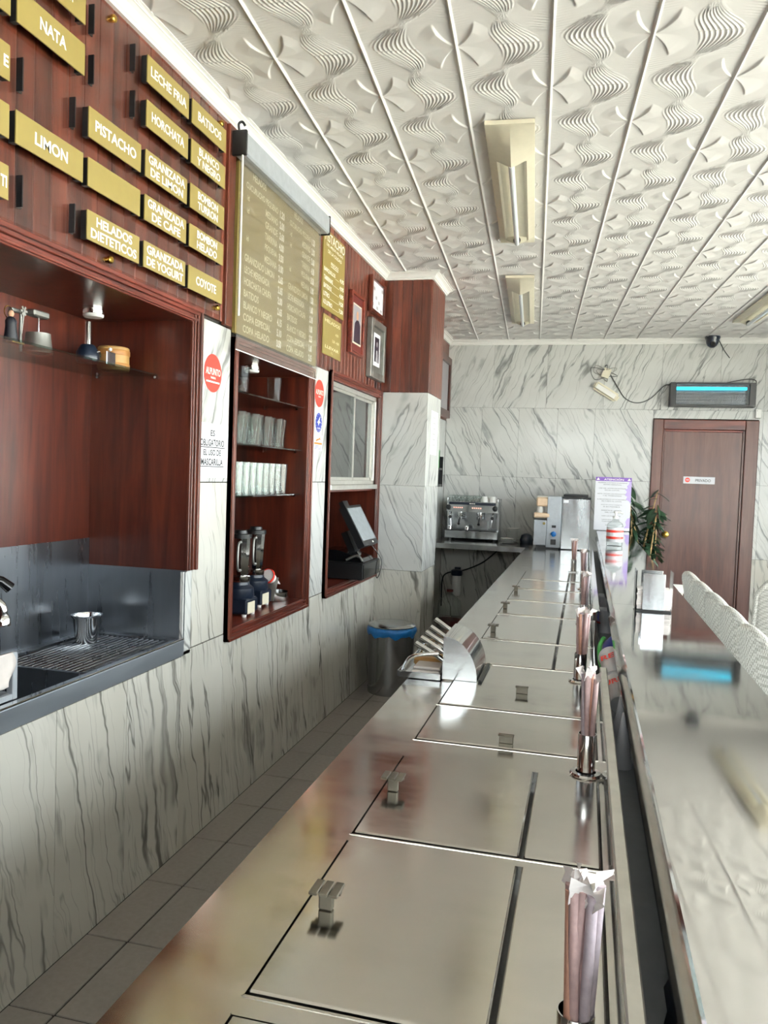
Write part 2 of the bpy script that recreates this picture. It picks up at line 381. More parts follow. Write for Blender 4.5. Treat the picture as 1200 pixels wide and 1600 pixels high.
# ------------------------------------------------------------------ ceiling with embossed tiles
ceil = B('ceiling', (-.5, -1.95, Z_CEIL+.012), (4.05, FAR+.15, Z_CEIL+.08), 'ceiling', kind='structure')
S = .30
def relief(nu=110, nv=220):
    u = np.linspace(0, S, nu+1); v = np.linspace(0, 2*S, nv+1); U, V = np.meshgrid(u, v, indexing='ij')
    H = np.zeros_like(U)
    for cu, cv in ((0, 0), (0, 2*S), (S, S), (S, -S), (0, -2*S+4*S)):
        du, dv = U-cu, V-cv; r = np.hypot(du, dv)+1e-9; a = np.arctan2(dv, du)
        for k in range(4):
            dd = a-(PI/4+k*PI/2)+r*2.2*(1 if k % 2 else -1)
            dd = (dd+PI) % (2*PI)-PI
            if k % 2: dd = -dd
            R = .150-.03*np.clip(-dd, 0, 1); w = np.where(dd > 0, .05, .72)
            H = np.maximum(H, .0085*(.35+.65*np.clip(r/R, 0, 1))*np.clip((R-r)/.045, 0, 1)*np.clip(r/.01, 0, 1)*np.clip(1-np.abs(dd)/w, 0, 1))
    c = .15+.045*np.cos(PI*V/S)+.018*np.sin(2*PI*V/S)
    wv = .018+.060*np.abs(np.cos(PI*V/S))**1.2
    ph = (U-c)/wv
    m = np.clip(1-np.abs(ph)**6, 0, 1)
    amp = .0031*np.clip((wv-.010)/.025, 0, 1)
    bend = ph+.35*np.sin(PI*V/S)**2*np.sign(np.cos(PI*V/S))
    H += m*amp*(0.5+.5*np.cos(2*PI*bend*5.0))**2.2
    H += .0022*np.exp(-(ph/1.6)**2)*(1-np.abs(np.cos(PI*V/S)))
    # feathered lines by the beads
    for eu, ev in ((0, S), (S, 0), (S, 2*S)):
        d = np.abs(U-eu); q = np.abs(V-ev)
        mk = np.exp(-(d/.05)**2)*np.exp(-((q-.11)/.05)**2)
        H += .0022*mk*(.5+.5*np.cos(2*PI*(V+.25*d)/.0135))
    H -= .004*np.exp(-((V-S)/.0022)**2)+.004*np.exp(-(V/.0022)**2)+.004*np.exp(-((V-2*S)/.0022)**2)
    for cu in (0, S): H = np.maximum(H, .008*np.sqrt(np.clip(1-((U-cu)/.0055)**2, 0, 1)))
    vs = np.stack([U.ravel(), V.ravel(), -H.ravel()], 1)
    idx = np.arange((nu+1)*(nv+1)).reshape(nu+1, nv+1)
    f = np.stack([idx[:-1, :-1].ravel(), idx[:-1, 1:].ravel(), idx[1:, 1:].ravel(), idx[1:, :-1].ravel()], 1)
    me = bpy.data.meshes.new('ceiling_tile'); me.from_pydata(vs.tolist(), [], f.tolist())
    me.polygons.foreach_set('use_smooth', [True]*len(me.polygons)); me.materials.append(M['ceiling']); return me
tile_me = relief()
GA = math.radians(3.55)   # the tile grid runs slightly askew to the walls
ex = Vector((math.cos(GA), math.sin(GA), 0)); ey = Vector((-math.sin(GA), math.cos(GA), 0)); star0 = Vector((1.527, 2.593, Z_CEIL))
for i in range(-7, 10):
    for j in range(-8, 11):
        p = star0+ex*(S*i)+ey*(2*S*j+(S if i % 2 else 0))
        q = p+ex*S/2+ey*S
        if q.x < -.12 or q.x > 4.0 or q.y < -.6 or q.y > FAR+.25: continue
        o = place('tile', tile_me, ceil); o.location = p; o.rotation_euler = (0, 0, GA)

# ------------------------------------------------------------------ left wall
wl = thing('wall_left', (0, 0, 0), kind='structure')
N1, N2, N3 = (1.0, 2.60, .58, 1.935), (2.98, 3.835, .757, 1.888), (4.215, 5.23, .757, 1.925)   # alcove openings y0,y1,z0,z1
core = MB(); X0, X1 = -.50, -.013
for y0, y1 in ((-1.9, N1[0]-.012), (N1[1]+.012, N2[0]-.012), (N2[1]+.012, N3[0]-.012), (N3[1]+.012, FAR+.1)): core.box((X0, y0, 0), (X1, y1, Z_CEIL+.05))
for n in (N1, N2, N3): core.box((X0, n[0]-.012, 0), (X1, n[1]+.012, n[2]-.012)); core.box((X0, n[0]-.012, n[3]+.012), (X1, n[1]+.012, Z_CEIL+.05))
core.build('wall_core', 'grout', wl)
def panel(y0, y1, z0, z1, mat, x=0.0, name='marble_panel'):
    e = .0013
    return MB().box((x-.0125, y0+e, z0+e), (x, y1-e, z1-e), .0008).build(name, mat, wl)
ys = [1.888-.349*k for k in (5, 4, 3, 2, 1)]+[1.888, 2.238, 2.587, 2.932, 3.282, 3.632, 3.982, 4.165, 4.53, 4.90, 5.30]
for a, b in zip(ys, ys[1:]):
    top = .742
    if b <= 2.62: top = .725
    elif 2.9 < a and b < 3.99: top = .72
    elif 4.1 < a and b < 5.29: top = .72
    if a < 2.60 < b or (a < 2.65 and b > 2.65): pass
    if a > 3.9 and b < 4.17: top = .742
    if a < 3.885 < b:
        panel(a, 3.885, 0, .72, 'marble_low'); panel(3.885, b, 0, .742, 'marble_low'); continue
    if a >= 4.165 and b > 5.28:
        panel(a, b, 0, .72, 'marble_low'); continue
    panel(a, b, 0, top, 'marble_low')
for y0, y1 in ((2.652, 2.930), (3.887, 4.163)):
    panel(y0, y1, .744, 1.356, 'marble_low' if y0 < 3 else 'marble_f'); panel(y0, y1, 1.357, 1.962, 'marble_r')
panel(2.587, 2.652, .725, 1.034, 'marble_f')
panel(5.282, 5.30, .72, 1.975, 'marble_f')
for a, b in ((5.78, 6.5), (6.5, 7.2), (7.2, FAR-.012)):
    panel(a, b, 0, .742, 'marble_low'); panel(a, b, .742, 1.42, 'marble_f'); panel(a, b, 1.42, 1.972, 'marble_r')
# red boarding, each board its own piece
def boards(y0, y1, z0, z1, pitch, start, x=0.004):
    y = start
    while y > y0: y -= pitch
    while y < y1:
        a, b = max(y, y0), min(y+pitch, y1)
        if b-a > .008:
            e = .0022
            mb = MB().prism([(x-.016, a), (x-.002, a), (x-.002, a+e*.6), (x, a+e*2), (x, b-e*2), (x-.002, b-e*.6), (x-.002, b), (x-.016, b)], 'z', z0, z1)
            mb.build('plank', 'wood', wl)
        y += pitch
boards(-.3, 2.845, 1.976, Z_COR+.04, .0668, 1.691)
boards(2.905, 5.30, 1.962, Z_COR+.04, .0668, 1.691+.01)
boards(5.78, FAR-.012, 1.974, Z_COR+.04, .0668, 1.691)
B('batten', (-.004, 2.845, 1.965), (.016, 2.905, Z_COR+.02), 'wood', wl, .003)
# alcove linings and mouldings
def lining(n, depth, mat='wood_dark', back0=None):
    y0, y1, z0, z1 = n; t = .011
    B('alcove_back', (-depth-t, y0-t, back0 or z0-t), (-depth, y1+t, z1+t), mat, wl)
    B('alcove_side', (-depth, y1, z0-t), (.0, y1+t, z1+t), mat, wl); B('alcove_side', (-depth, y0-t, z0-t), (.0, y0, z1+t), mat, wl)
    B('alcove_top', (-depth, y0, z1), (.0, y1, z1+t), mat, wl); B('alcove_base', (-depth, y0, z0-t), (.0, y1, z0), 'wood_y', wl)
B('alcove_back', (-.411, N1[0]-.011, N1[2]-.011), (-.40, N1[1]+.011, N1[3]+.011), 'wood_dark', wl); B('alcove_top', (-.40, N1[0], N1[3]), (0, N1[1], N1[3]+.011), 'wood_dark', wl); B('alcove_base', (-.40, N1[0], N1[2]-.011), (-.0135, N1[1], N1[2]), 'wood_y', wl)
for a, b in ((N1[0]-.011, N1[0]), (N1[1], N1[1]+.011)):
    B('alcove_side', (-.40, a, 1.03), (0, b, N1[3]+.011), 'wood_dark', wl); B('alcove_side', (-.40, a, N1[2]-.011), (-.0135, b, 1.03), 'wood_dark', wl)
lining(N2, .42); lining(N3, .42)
def mould(y0, y1, z0, z1, w, sides):   # architrave around an opening, profile of a flat, a hollow and a bead
    for sd in sides:
        mb = MB()
        if sd in 'lr':
            for (a, b, h) in ((0, .5, .010), (.1, .28, .016), (.5, 1, .018), (.72, 1, .026)):
                if sd == 'r': mb.box((-.004, y1+a*w, z0-(w if 'b' in sides else 0)), (h, y1+b*w, z1+w*.99), .0015)
                else: mb.box((-.004, y0-b*w, z0-(w if 'b' in sides else 0)), (h, y0-a*w, z1+w*.99), .0015)
            mb.build('architrave', 'wood', wl)
        else:
            for (a, b, h) in ((0, .5, .0105), (.1, .28, .0165), (.5, 1, .0185), (.72, 1, .0265)):
                if sd == 't': mb.box((-.004, y0-w, z1+a*w), (h, y1+w, z1+b*w), .0015)
                else: mb.box((-.004, y0-w, z0-b*w), (h, y1+w, z0-a*w), .0015)
            mb.build('architrave', 'wood_y', wl)
mould(N1[0], N1[1], 1.037, N1[3]-.005, .05, 'rt')
mould(N2[0], N2[1], N2[2], N2[3], .047, 'lrtb'); mould(N3[0], N3[1], N3[2], N3[3], .047, 'lrtb')
# ------------------------------------------------------------------ pier
wp = thing('wall_pier', (.16, 5.54, 0), kind='structure')
B('pier_core', (-.01, 5.313, 0), (.322, 5.767, Z_CEIL+.05), 'white_paint', wp)
def ppanel(a, b, mat): return MB().box(a, b, .0008).build('marble_panel', mat, wp)
for z0, z1, m in ((0, .753, 'marble_low'), (.755, 1.336, 'marble_f'), (1.338, 1.970, 'marble_r')):
    ppanel((.0, 5.300, z0), (.334, 5.313, z1), m); ppanel((.322, 5.3135, z0), (.334, 5.780, z1), m); ppanel((.0, 5.767, z0), (.3215, 5.780, z1), m)
def pboard(a, b): MB().box(a, b, .002).build('plank', 'wood', wp)
k = 5
for i in range(k):
    w = .334/k; pboard((i*w+.0008, 5.298, 1.972), ((i+1)*w-.0008, 5.313, Z_COR+.04)); pboard((i*w+.0008, 5.767, 1.972), ((i+1)*w-.0008, 5.782, Z_COR+.04))
for i in range(7):
    w = (5.782-5.314)/7; pboard((.322, 5.314+i*w+.0008, 1.972), (.337, 5.314+(i+1)*w-.0008, Z_COR+.04))
# ------------------------------------------------------------------ back wall, right wall, entrance wall
wb = thing('wall_back', (1.5, FAR, 0), kind='structure')
B('wall_core', (-.5, FAR+.0125, 0), (1.985, FAR+.12, Z_CEIL+.05), 'grout', wb); B('wall_core', (2.91, FAR+.0125, 0), (4.05, FAR+.12, Z_CEIL+.05), 'grout', wb)
B('wall_core', (1.985, FAR+.0125, 2.02), (2.91, FAR+.12, Z_CEIL+.05), 'grout', wb); B('door_light_stop', (1.985, FAR+.045, 0), (2.91, FAR+.12, 2.02), 'grout', wb)  # unseen panel added behind the door to block light leaking round the leaf
def bpanel(x0, x1, z0, z1, mat): return MB().box((x0+.0008, FAR, z0+.0008), (x1-.0008, FAR+.0125, z1-.0008), .0006).build('marble_panel', mat, wb)
for zi, (z0, z1, m) in enumerate(((0, .742, 'marble_low'), (.742, 1.428, 'marble_f'), (1.428, 2.11, 'marble_f'), (2.11, 2.79, 'marble_r'))):
    xs = [0, .36, .725, 1.10, 1.45, 1.985] if zi < 3 else [0, .46, .98, 1.52, 2.045, 2.56, 2.945, 3.45, 3.95]
    for a, b in zip(xs, xs[1:]): bpanel(a, b, z0, z1, m)
bpanel(1.985, 2.91, 2.03, 2.11, 'marble_r'); 
for z0, z1, m in ((0, .742, 'marble_low'), (.742, 1.428, 'marble_f'), (1.428, 2.11, 'marble_f')):
    for a, b in ((2.91, 2.945), (2.945, 3.45), (3.45, 3.95)): bpanel(a, b, z0, z1, m)
wr = thing('wall_right', (4.0, 7.2, 0), kind='structure')
B('wall_core', (3.9625, 6.605, 0), (4.05, FAR+.012, Z_CEIL+.05), 'grout', wr)
for z0, z1, m in ((0, .742, 'marble_low'), (.742, 1.428, 'marble_f'), (1.428, 2.11, 'marble_f'), (2.11, 2.79, 'marble_r')):
    for a, b in ((6.605, 7.28), (7.28, FAR-.001)): MB().box((3.95, a+.0008, z0+.0008), (3.9625, b-.0008, z1-.0008), .0006).build('marble_panel', m, wr)
B('wall_core', (3.95, -1.95, 0), (4.05, 6.62, .30), 'white_paint', wr); B('wall_core', (3.95, -1.95, 2.55), (4.05, 6.62, Z_CEIL+.05), 'white_paint', wr)
wi = 0
for k in range(5):
    a = -1.9+k*1.70; b = a+1.70; wi += 1
    w = thing('window_%d' % wi, (4.0, a, .3), kind='structure')
    f = MB(); f.box((3.97, a, .3), (4.03, a+.05, 2.55)); f.box((3.97, b-.05, .3), (4.03, b, 2.55)); f.box((3.97, a, .3), (4.03, b, .36)); f.box((3.97, a, 2.49), (4.03, b, 2.55)); f.build('window_frame', 'alu', w)
    B('pane', (3.997, a+.05, .36), (4.003, b-.05, 2.49), 'glass', w)
wf = thing('wall_front', (1.5, -1.9, 0), kind='structure')
B('wall_core', (-.5, -2.0, 0), (.15, -1.9, Z_CEIL+.05), 'wood_dark', wf); B('wall_core', (2.5, -2.0, 0), (2.7, -1.9, Z_CEIL+.05), 'wood_dark', wf); B('wall_core', (.15, -2.0, 0), (2.5, -1.9, 1.9), 'wood_dark', wf); B('wall_core', (.15, -2.0, 2.6), (2.5, -1.9, Z_CEIL+.05), 'wood_dark', wf); B('wall_core', (3.8, -2.0, 0), (4.05, -1.9, Z_CEIL+.05), 'wood_dark', wf); B('wall_core', (2.7, -2.0, 2.55), (3.8, -1.9, Z_CEIL+.05), 'wood_dark', wf)
w = thing('window_%d' % (wi+1), (3.25, -1.95, 0), kind='structure')
f = MB()
for a in (2.7, 3.75): f.box((a, -1.98, 0), (a+.05, -1.92, 2.55))
f.box((2.7, -1.98, 2.49), (3.8, -1.92, 2.55)); f.box((2.7, -1.98, 0), (3.8, -1.92, .06)); f.build('window_frame', 'alu', w)
B('pane', (2.75, -1.953, .06), (3.75, -1.947, 2.49), 'glass', w)
w = thing('window_%d' % (wi+3), (1.325, -1.95, 1.9), kind='structure')  # unseen transom, added to spread daylight evenly along the aisle
f = MB(); f.box((.15, -1.98, 1.9), (.2, -1.92, 2.6)); f.box((2.45, -1.98, 1.9), (2.5, -1.92, 2.6)); f.box((.2, -1.98, 1.9), (2.45, -1.92, 1.95)); f.box((.2, -1.98, 2.55), (2.45, -1.92, 2.6)); f.build('window_frame', 'alu', w)
B('pane', (.2, -1.953, 1.95), (2.45, -1.947, 2.55), 'glass', w)
B('ground_outside', (-12, -26, -.12), (28, -2.0, -.07), 'pavement', kind='structure'); B('ground_street', (4.06, -2.0, -.12), (28, 22, -.07), 'pavement', kind='structure')
# ------------------------------------------------------------------ cornice
def sweep(path, prof, closed=False):   # path: 2D points, room on the left-hand normal given by 'side'
    mb = MB(); n = len(path); P = [Vector(p) for p in path]; vs = []
    for i, p in enumerate(P):
        d0 = (P[i]-P[i-1]).normalized() if i > 0 else None; d1 = (P[i+1]-P[i]).normalized() if i < n-1 else None
        nn = lambda d: Vector((d.y, -d.x))
        if d0 is None: m = nn(d1)
        elif d1 is None: m = nn(d0)
        else:
            m = nn(d0)+nn(d1); m = m/(m.dot(nn(d0)))
        for w_, z in prof: vs.append((p.x+m.x*w_, p.y+m.y*w_, z))
    k = len(prof); fs = [(i*k+j, i*k+(j+1) % k, (i+1)*k+(j+1) % k, (i+1)*k+j) for i in range(n-1) for j in range(k)]
    fs += [tuple(range(k)), tuple((n-1)*k+j for j in range(k))[::-1]]
    return mb.add(vs, fs)
zt, zb = Z_CEIL+.012, Z_COR-.004
prof = [(-.002, zb), (.012, zb), (.012, zb+.008), (.019, zb+.012), (.022, zb+.020), (.030, zb+.030), (.041, zb+.037), (.045, zb+.038), (.045, zb+.043), (.056, zb+.046), (.056, zt), (-.002, zt)]
sweep([(.005, -1.9), (.005, 5.298), (.335, 5.298), (.335, 5.782), (.005, 5.782), (.005, FAR), (3.95, FAR), (3.95, -1.9)], prof).build('trim_1', 'white_paint', kind='structure')
# ------------------------------------------------------------------ door
dr = thing('door_1', (2.45, FAR, 0), kind='structure')
DL, DRr, DT = 1.985, 2.912, 2.022
for nm, a, b, mt in (('door_jamb', (DL, FAR-.022, 0), (DL+.095, FAR+.0, DT), 'wood_door'), ('door_jamb', (DRr-.115, FAR-.022, 0), (DRr, FAR, DT), 'wood_door'), ('door_head', (DL+.095, FAR-.022, DT-.095), (DRr-.115, FAR, DT), 'wood_x')):
    B(nm, a, b, mt, dr, .006)
for nm, a, b, mt in (('door_stop', (DL+.095, FAR-.008, 0), (DL+.112, FAR+.03, DT-.095), 'wood_door'), ('door_stop', (DRr-.135, FAR-.008, 0), (DRr-.115, FAR+.03, DT-.095), 'wood_door'), ('door_stop', (DL+.112, FAR-.008, DT-.112), (DRr-.135, FAR+.03, DT-.095), 'wood_x')):
    B(nm, a, b, mt, dr, .003)
leaf = B('door_leaf', (DL+.112, FAR+.004, .005), (DRr-.135, FAR+.04, DT-.112), 'wood_door', dr, .002)
kn = MB(); q = Matrix.Rotation(PI/2, 3, 'X')
kn.lathe([(.031, 0), (.031, .004), (.022, .008), (.012, .012), (.012, .03), (.024, .036), (.029, .046), (.026, .056), (.012, .062), (0, .063)], (2.143, FAR+.004, .935), 24, q); kn.build('door_knob', 'brass', leaf, 40)
# ================================================================== FREEZER COUNTER
ZC, CX0, CX1 = .80, .898, 1.4485
fc = thing('freezer_counter', (1.17, 3.6, 0), 'long stainless steel ice cream freezer counter with inset lids', 'counter')
B('body', (.925, -.6, .02), (CX1-.005, 7.165, ZC-.045), 'steel', fc, .004)
MB().box((CX0, -.62, ZC-.05), (CX0+.003, 7.165, ZC-.003)).build('edge_strip', 'steel_cool', fc)
LX0, LX1, LX2 = 1.031, 1.316, 1.444
cells = [(.40, .80), (.832, 1.245), (1.268, 1.664), (1.777, 2.060), (2.075, 2.558), (2.585, 2.965), (2.995, 3.545), (3.575, 3.985), (4.02, 4.42), (4.45, 4.86), (4.89, 5.32)]
wide = {3, 4}
wt = MB(); zt0 = ZC-.028
wt.box((CX0, -.62, zt0), (LX0, 7.165, ZC)); wt.box((LX2, -.62, zt0), (CX1, 7.165, ZC))
prev = -.62
for a, b in cells: wt.box((LX0, prev, zt0), (LX2, a, ZC)); prev = b
wt.box((LX0, prev, zt0), (LX2, 7.165, ZC))
wt.build('worktop', 'steel', fc)
well = MB()
for a, b in cells: well.box((LX0, a, ZC-.045), (LX2, b, ZC-.022))
well.build('lid_gap_shade', 'black', fc)  # black boxes below the lids, standing in for shade in the gaps
rims = MB(); t_ = .0035
for a, b in cells:
    for y in (a, b): rims.box((LX0, y-.002, ZC), (LX2, y+.002, ZC+.0008))
    rims.box((LX0-.002, a, ZC), (LX0+.001, b, ZC+.0008))
rims.build('rim', 'steel', fc)
def lid(x0, x1, y0, y1, knob=None, kk='post'):
    o = MB().box((x0+.004, y0+.006, ZC-.020), (x1-.004, y1-.006, ZC+.004), .0025).build('lid', 'steel', fc)
    if knob:
        kx, ky = knob; h = MB()
        if kk == 'post':
            h.box((kx-.010, ky-.006, ZC+.004), (kx+.010, ky+.006, ZC+.030), .002)
            for d in (-.0145, 0, .0145): h.box((kx+d-.0062, ky-.019, ZC+.030), (kx+d+.0062, ky+.019, ZC+.0345), .001)
            h.box((kx-.021, ky-.004, ZC+.027), (kx+.021, ky+.004, ZC+.031))
        else:
            h.box((kx-.016, ky-.004, ZC+.004), (kx+.016, ky+.001, ZC+.024), .001); h.box((kx-.018, ky-.012, ZC+.022), (kx+.018, ky+.002, ZC+.0255), .001)
        h.build('grip', 'grip', o)
    return o
knobs = {1: (1.067, 1.030), 2: (1.058, 1.462), 3: (1.240, 1.815), 4: (1.242, 2.255), 6: (1.063, 3.125), 7: (1.053, 3.715), 8: (1.052, 4.318)}
for i, (a, b) in enumerate(cells):
    if i in wide: lid(LX0, LX2, a, b, knobs.get(i), 'tab')
    else: lid(LX0, LX1, a, b, knobs.get(i)); lid(LX1, LX2, a, b)
# backsplash riser with its top rail, in two runs with a gap
rs = MB(); rs.box((CX1, -.62, ZC-.02), (CX1+.003, 2.15, .914)); rs.build('splash_panel', 'steel_bar', fc)
B('top_rail', (CX1-.001, -.62, .912), (CX1+.017, 2.15, .924), 'alu', fc, .002)
B('splash_panel', (CX1+.001, 3.12, ZC-.02), (CX1+.004, 7.165, .888), 'steel_bar', fc)
B('top_rail', (CX1-.010, 3.09, .886), (CX1+.016, 7.1, .924), 'steel_bar', fc, .0015)
# ================================================================== BAR
ZB, BX0, BX1 = .975, 1.501, 1.781
ba = thing('bar', (1.64, 3.5, 0), 'long stainless steel customer bar with raised polished top', 'bar')
for a, b in ((-.65, 2.958), (2.960, 5.40), (5.402, 7.56)): MB().prism([(BX0-.012, ZB-.042), (BX0+.0005, ZB-.003), (BX0+.0035, ZB), (BX1-.002, ZB), (BX1, ZB-.002), (BX1, ZB-.036), (BX0+.03, ZB-.036), (BX0+.02, ZB-.042)], 'y', a, b).build('bar_top', 'steel_bar', ba)
B('bar_front', (1.655, -.65, .02), (1.675, 7.5, ZB-.036), 'marble_f', ba)
B('shelf', (CX1+.018, -.65, ZC-.012), (1.655, 7.16, ZC), 'cassette', ba); B('plinth', (CX1+.018, -.65, .0), (1.655, 7.16, .3), 'black', ba)
for y in (.25, 1.2, 2.9, 4.6, 6.2): B('bracket', (1.575, y, ZC), (1.655, y+.02, ZB-.036), 'steel_cool', ba)
# ================================================================== back bench
bb = thing('back_bench', (.45, 7.55, 0), 'stainless steel back bench along far marble wall under espresso machine', 'bench')
B('bench_top', (.004, 7.168, ZC-.002), (1.447, FAR-.002, ZC), 'steel', bb); B('bench_edge', (.004, 7.168, ZC-.045), (1.447, 7.175, ZC-.002), 'steel_cool', bb)
B('bench_core', (.004, 7.175, ZC-.043), (1.447, FAR-.002, ZC-.002), 'black', bb)
B('leg', (.02, 7.19, 0), (.05, 7.22, ZC-.043), 'steel_cool', bb); B('leg', (.85, 7.19, 0), (.88, 7.22, ZC-.043), 'steel_cool', bb)
B('cupboard', (.92, 7.18, .02), (1.44, FAR-.01, ZC-.043), 'steel_cool', bb)
# ================================================================== signs on boarding
rowsz = [(2.576, 2.658), (2.444, 2.525), (2.295, 2.377), (2.164, 2.242), (2.022, 2.102)]
colsy = [1.360, 1.642, 1.924, 2.210, 2.493]; SW = .260
signs = {(3, 0): 'LECHE FRIA', (3, 1): 'HORCHATA', (3, 2): 'GRANIZADA\nDE LIMON', (3, 3): 'GRANIZADA\nDE CAFE', (3, 4): 'GRANIZADA\nDE YOGURT',
         (4, 0): 'BATIDOS', (4, 1): 'BLANCO\nY NEGRO', (4, 2): 'BOMBON\nTURRON', (4, 3): 'BOMBON\nHELADO', (4, 4): 'COYOTE',
         (2, 2): 'PISTACHO', (2, 3): '', (2, 4): 'HELADOS\nDIETETICOS', (1, 0): 'NT', (1, 1): 'NATA', (1, 3): 'LIMON', (0, 1): '', (0, 2): 'E', (0, 3): '', (0, 4): 'TI'}
desc = {(1, 0): 'gold flavour sign above the one reading NATA, cut off by picture top', (2, 3): 'blank gold flavour sign between PISTACHO and HELADOS DIETETICOS', (0, 1): 'plain gold sign corner just beside the NATA sign',
        (0, 2): 'gold flavour sign at picture edge ending in letter E', (0, 3): 'blank gold sign at picture edge between the E and TI signs', (0, 4): 'gold flavour sign at picture edge ending in letters TI'}
PX = .022   # face of the clear sheet
for (c, r), s in signs.items():
    y0 = colsy[c]; z0, z1 = rowsz[r]
    lab = desc.get((c, r)) or 'gold flavour sign reading %s in white capitals' % s.replace('\n', ' ')
    t = thing('flavour_sign', (PX, y0+SW/2, z0), lab, 'sign', 'gold flavour signs on red boarding')
    MB().box((PX+.018, y0, z0), (PX+.022, y0+SW, z1), .0006).build('plate', 'gold', t)
    for yy in (y0+.001, y0+SW-.016): MB().box((PX+.0005, yy, z0+.002), (PX+.018, yy+.015, z1-.002)).build('bracket', 'black', t)
    if s:
        mb = MB(); zc = (z0+z1)/2; X = PX+.0221; yc = y0+SW/2
        if s in ('E', 'TI'): add_text(mb, s, (X, y0+SW-(.014 if s == 'E' else .017), zc), .016 if s == 'E' else .021, .027, bold=.03)
        elif s == 'NT': add_text(mb, s, (X, y0+.195, zc), .03, .027, bold=.03)
        elif '\n' in s:
            a, b = s.split('\n')
            wid = lambda q: min(.228, .0255*len(q))
            for q, zz in ((a, zc+.0175), (b, zc-.0175)): add_text(mb, q, (X, yc, zz), wid(q), .0270, bold=.026)
        else: add_text(mb, s, (X, yc, zc), min(.224, .0255*len(s)), .0305, bold=.026)
        mb.build('lettering', 'letter', t)
def loose(y, z0, z1, lab):
    t = thing('sign_bracket', (PX, y, z0), lab, 'bracket', 'empty black sign brackets on boarding')
    MB().box((PX+.0005, y-.008, z0+.002), (PX+.004, y+.008, z1-.002)).build('plate', 'black', t); MB().box((PX+.004, y-.008, z0+.002), (PX+.018, y-.004, z1-.002)).build('flange', 'black', t)
    sc = MB()
    for z in (z0+.012, z1-.012): sc.lathe([(.0035, 0), (.0025, .0018), (0, .002)], (PX+.004, y+.003, z), 8, Matrix.Rotation(PI/2, 3, 'Y'))
    sc.build('screw', 'chrome', t)
for y, r, l in ((1.952, 0, 'empty black bracket near the ceiling, beside the cut-off top sign'), (2.154, 0, 'empty black bracket just beside the LECHE FRIA sign'), (1.954, 1, 'empty black bracket just beside the NATA sign'),
                (2.157, 1, 'empty black bracket just beside the HORCHATA sign'), (1.675, 2, 'empty black bracket above LIMON sign, beside the E sign'), (1.876, 2, 'empty black bracket just beside the PISTACHO sign'),
                (1.679, 4, 'empty black bracket below LIMON sign, beside the TI sign'), (1.882, 4, 'empty black bracket just beside the HELADOS DIETETICOS sign')):
    loose(y, rowsz[r][0], rowsz[r][1], l)
ac = thing('acrylic_sheet', (.018, 1.9, 1.985), 'clear acrylic sheet on brass standoffs carrying gold flavour signs', 'sheet')
B('sheet', (.0195, .9, 1.988), (.022, 2.775, 2.700), 'acrylic', ac)
for y, z in ((2.056, 2.680), (2.061, 2.003), (2.750, 2.684), (2.753, 2.010), (1.37, 2.68), (1.37, 2.003)):
    MB().lathe([(.008, 0), (.008, .018), (.011, .0181), (.011, .026), (.008, .029), (0, .0295)], (.004, y, z), 16, Matrix.Rotation(PI/2, 3, 'Y')).build('standoff', 'brass', ac, 40)
# ================================================================== menu board and roller sheet
mbd = thing('menu_board', (.006, 3.38, 1.95), 'large gold price menu board behind clear roller sheet', 'board')
B('board', (.0045, 2.925, 1.950), (.018, 3.895, 2.640), 'gold', mbd)
prices = MB(); items = MB()
X = .0183
L = [('HELADOS', .06, .17, 0), ('CUCURUCHO PEQUENO', .01, .28, 1), ('MEDIANO', .17, .28, 1), ('GRANDE', .17, .28, 1), ('TARRINA', .17, .28, 1), ('PEQUENA', .17, .28, 1), ('MEDIANA', .17, .28, 1), ('GRANIZADO LIMON', .01, .26, 1), ('LECHE MERENGADA', .01, .22, 1), ('HORCHATA CHUFA', .01, .24, 1), ('BATIDOS', .01, .13, 1), ('BLANCO Y NEGRO', .01, .25, 1), ('COPA ESPECIAL', .01, .24, 1), ('COPA HELADO', .01, .23, 1)]
pr1 = ['', '1.20', '2.00', '2.60', '4.00', '3.50', '3.00', '2.65', '2.65', '2.00', '2.65', '4.15', '5.10', '3.50']
pr2 = ['', '1.20', '2.00', '2.60', '4.00', '3.50', '3.00', '1.50', '1.60', '2.10', '1.80', '2.25', '1.60', '2.15']
for i, (wd, a, b, _) in enumerate(L):
    z = 2.598-i*.0475 if i else 2.605
    for base, pr in ((2.955, pr1), (3.44, pr2)):
        s = 1.0 if base < 3 else .84
        add_text(items, wd, (X, base+.03+(a+b)/2*1.25*s, z), (b-a)*1.25*s, .030, bold=.025)
        if pr[i]: add_text(prices, pr[i], (X+.0002, base+(.375+.035)*s+.02, z), .056*s, .034, bold=.045)
for z in (2.505, 2.455, 2.345):
    for base in (2.99, 3.47): add_text(items, 'id', (X, base+.03, z), .02, .022)
items.build('lettering', 'letter_dim', mbd); prices.build('price_lettering', 'letter', mbd)
ro = thing('roller_sheet', (.06, 3.3, 1.87), 'clear plastic roller sheet hanging from long grey cassette', 'roller blind')
cs = MB().prism([(.030, 2.612), (.030, 2.700), (.072, 2.700), (.079, 2.692), (.079, 2.618), (.072, 2.612)], 'y', 2.862, 3.868); cs.build('cassette', 'cassette', ro)
for y0, y1 in ((2.848, 2.862), (3.868, 3.878)): MB().box((.022, y0, 2.606), (.082, y1, 2.702), .003).build('end_cap', 'black', ro)
MB().box((.0585, 2.850, 1.872), (.0600, 3.795, 2.618)).build('sheet', 'plastic_sheet', ro)
MB().box((.0575, 2.850, 1.870), (.061, 3.795, 1.8735)).build('hem_bar', 'white_paint', ro)
MB().tube([(.066, 2.853, 2.61), (.066, 2.853, 2.0)], .004, 8).build('pull_cord', 'white_paint', ro)
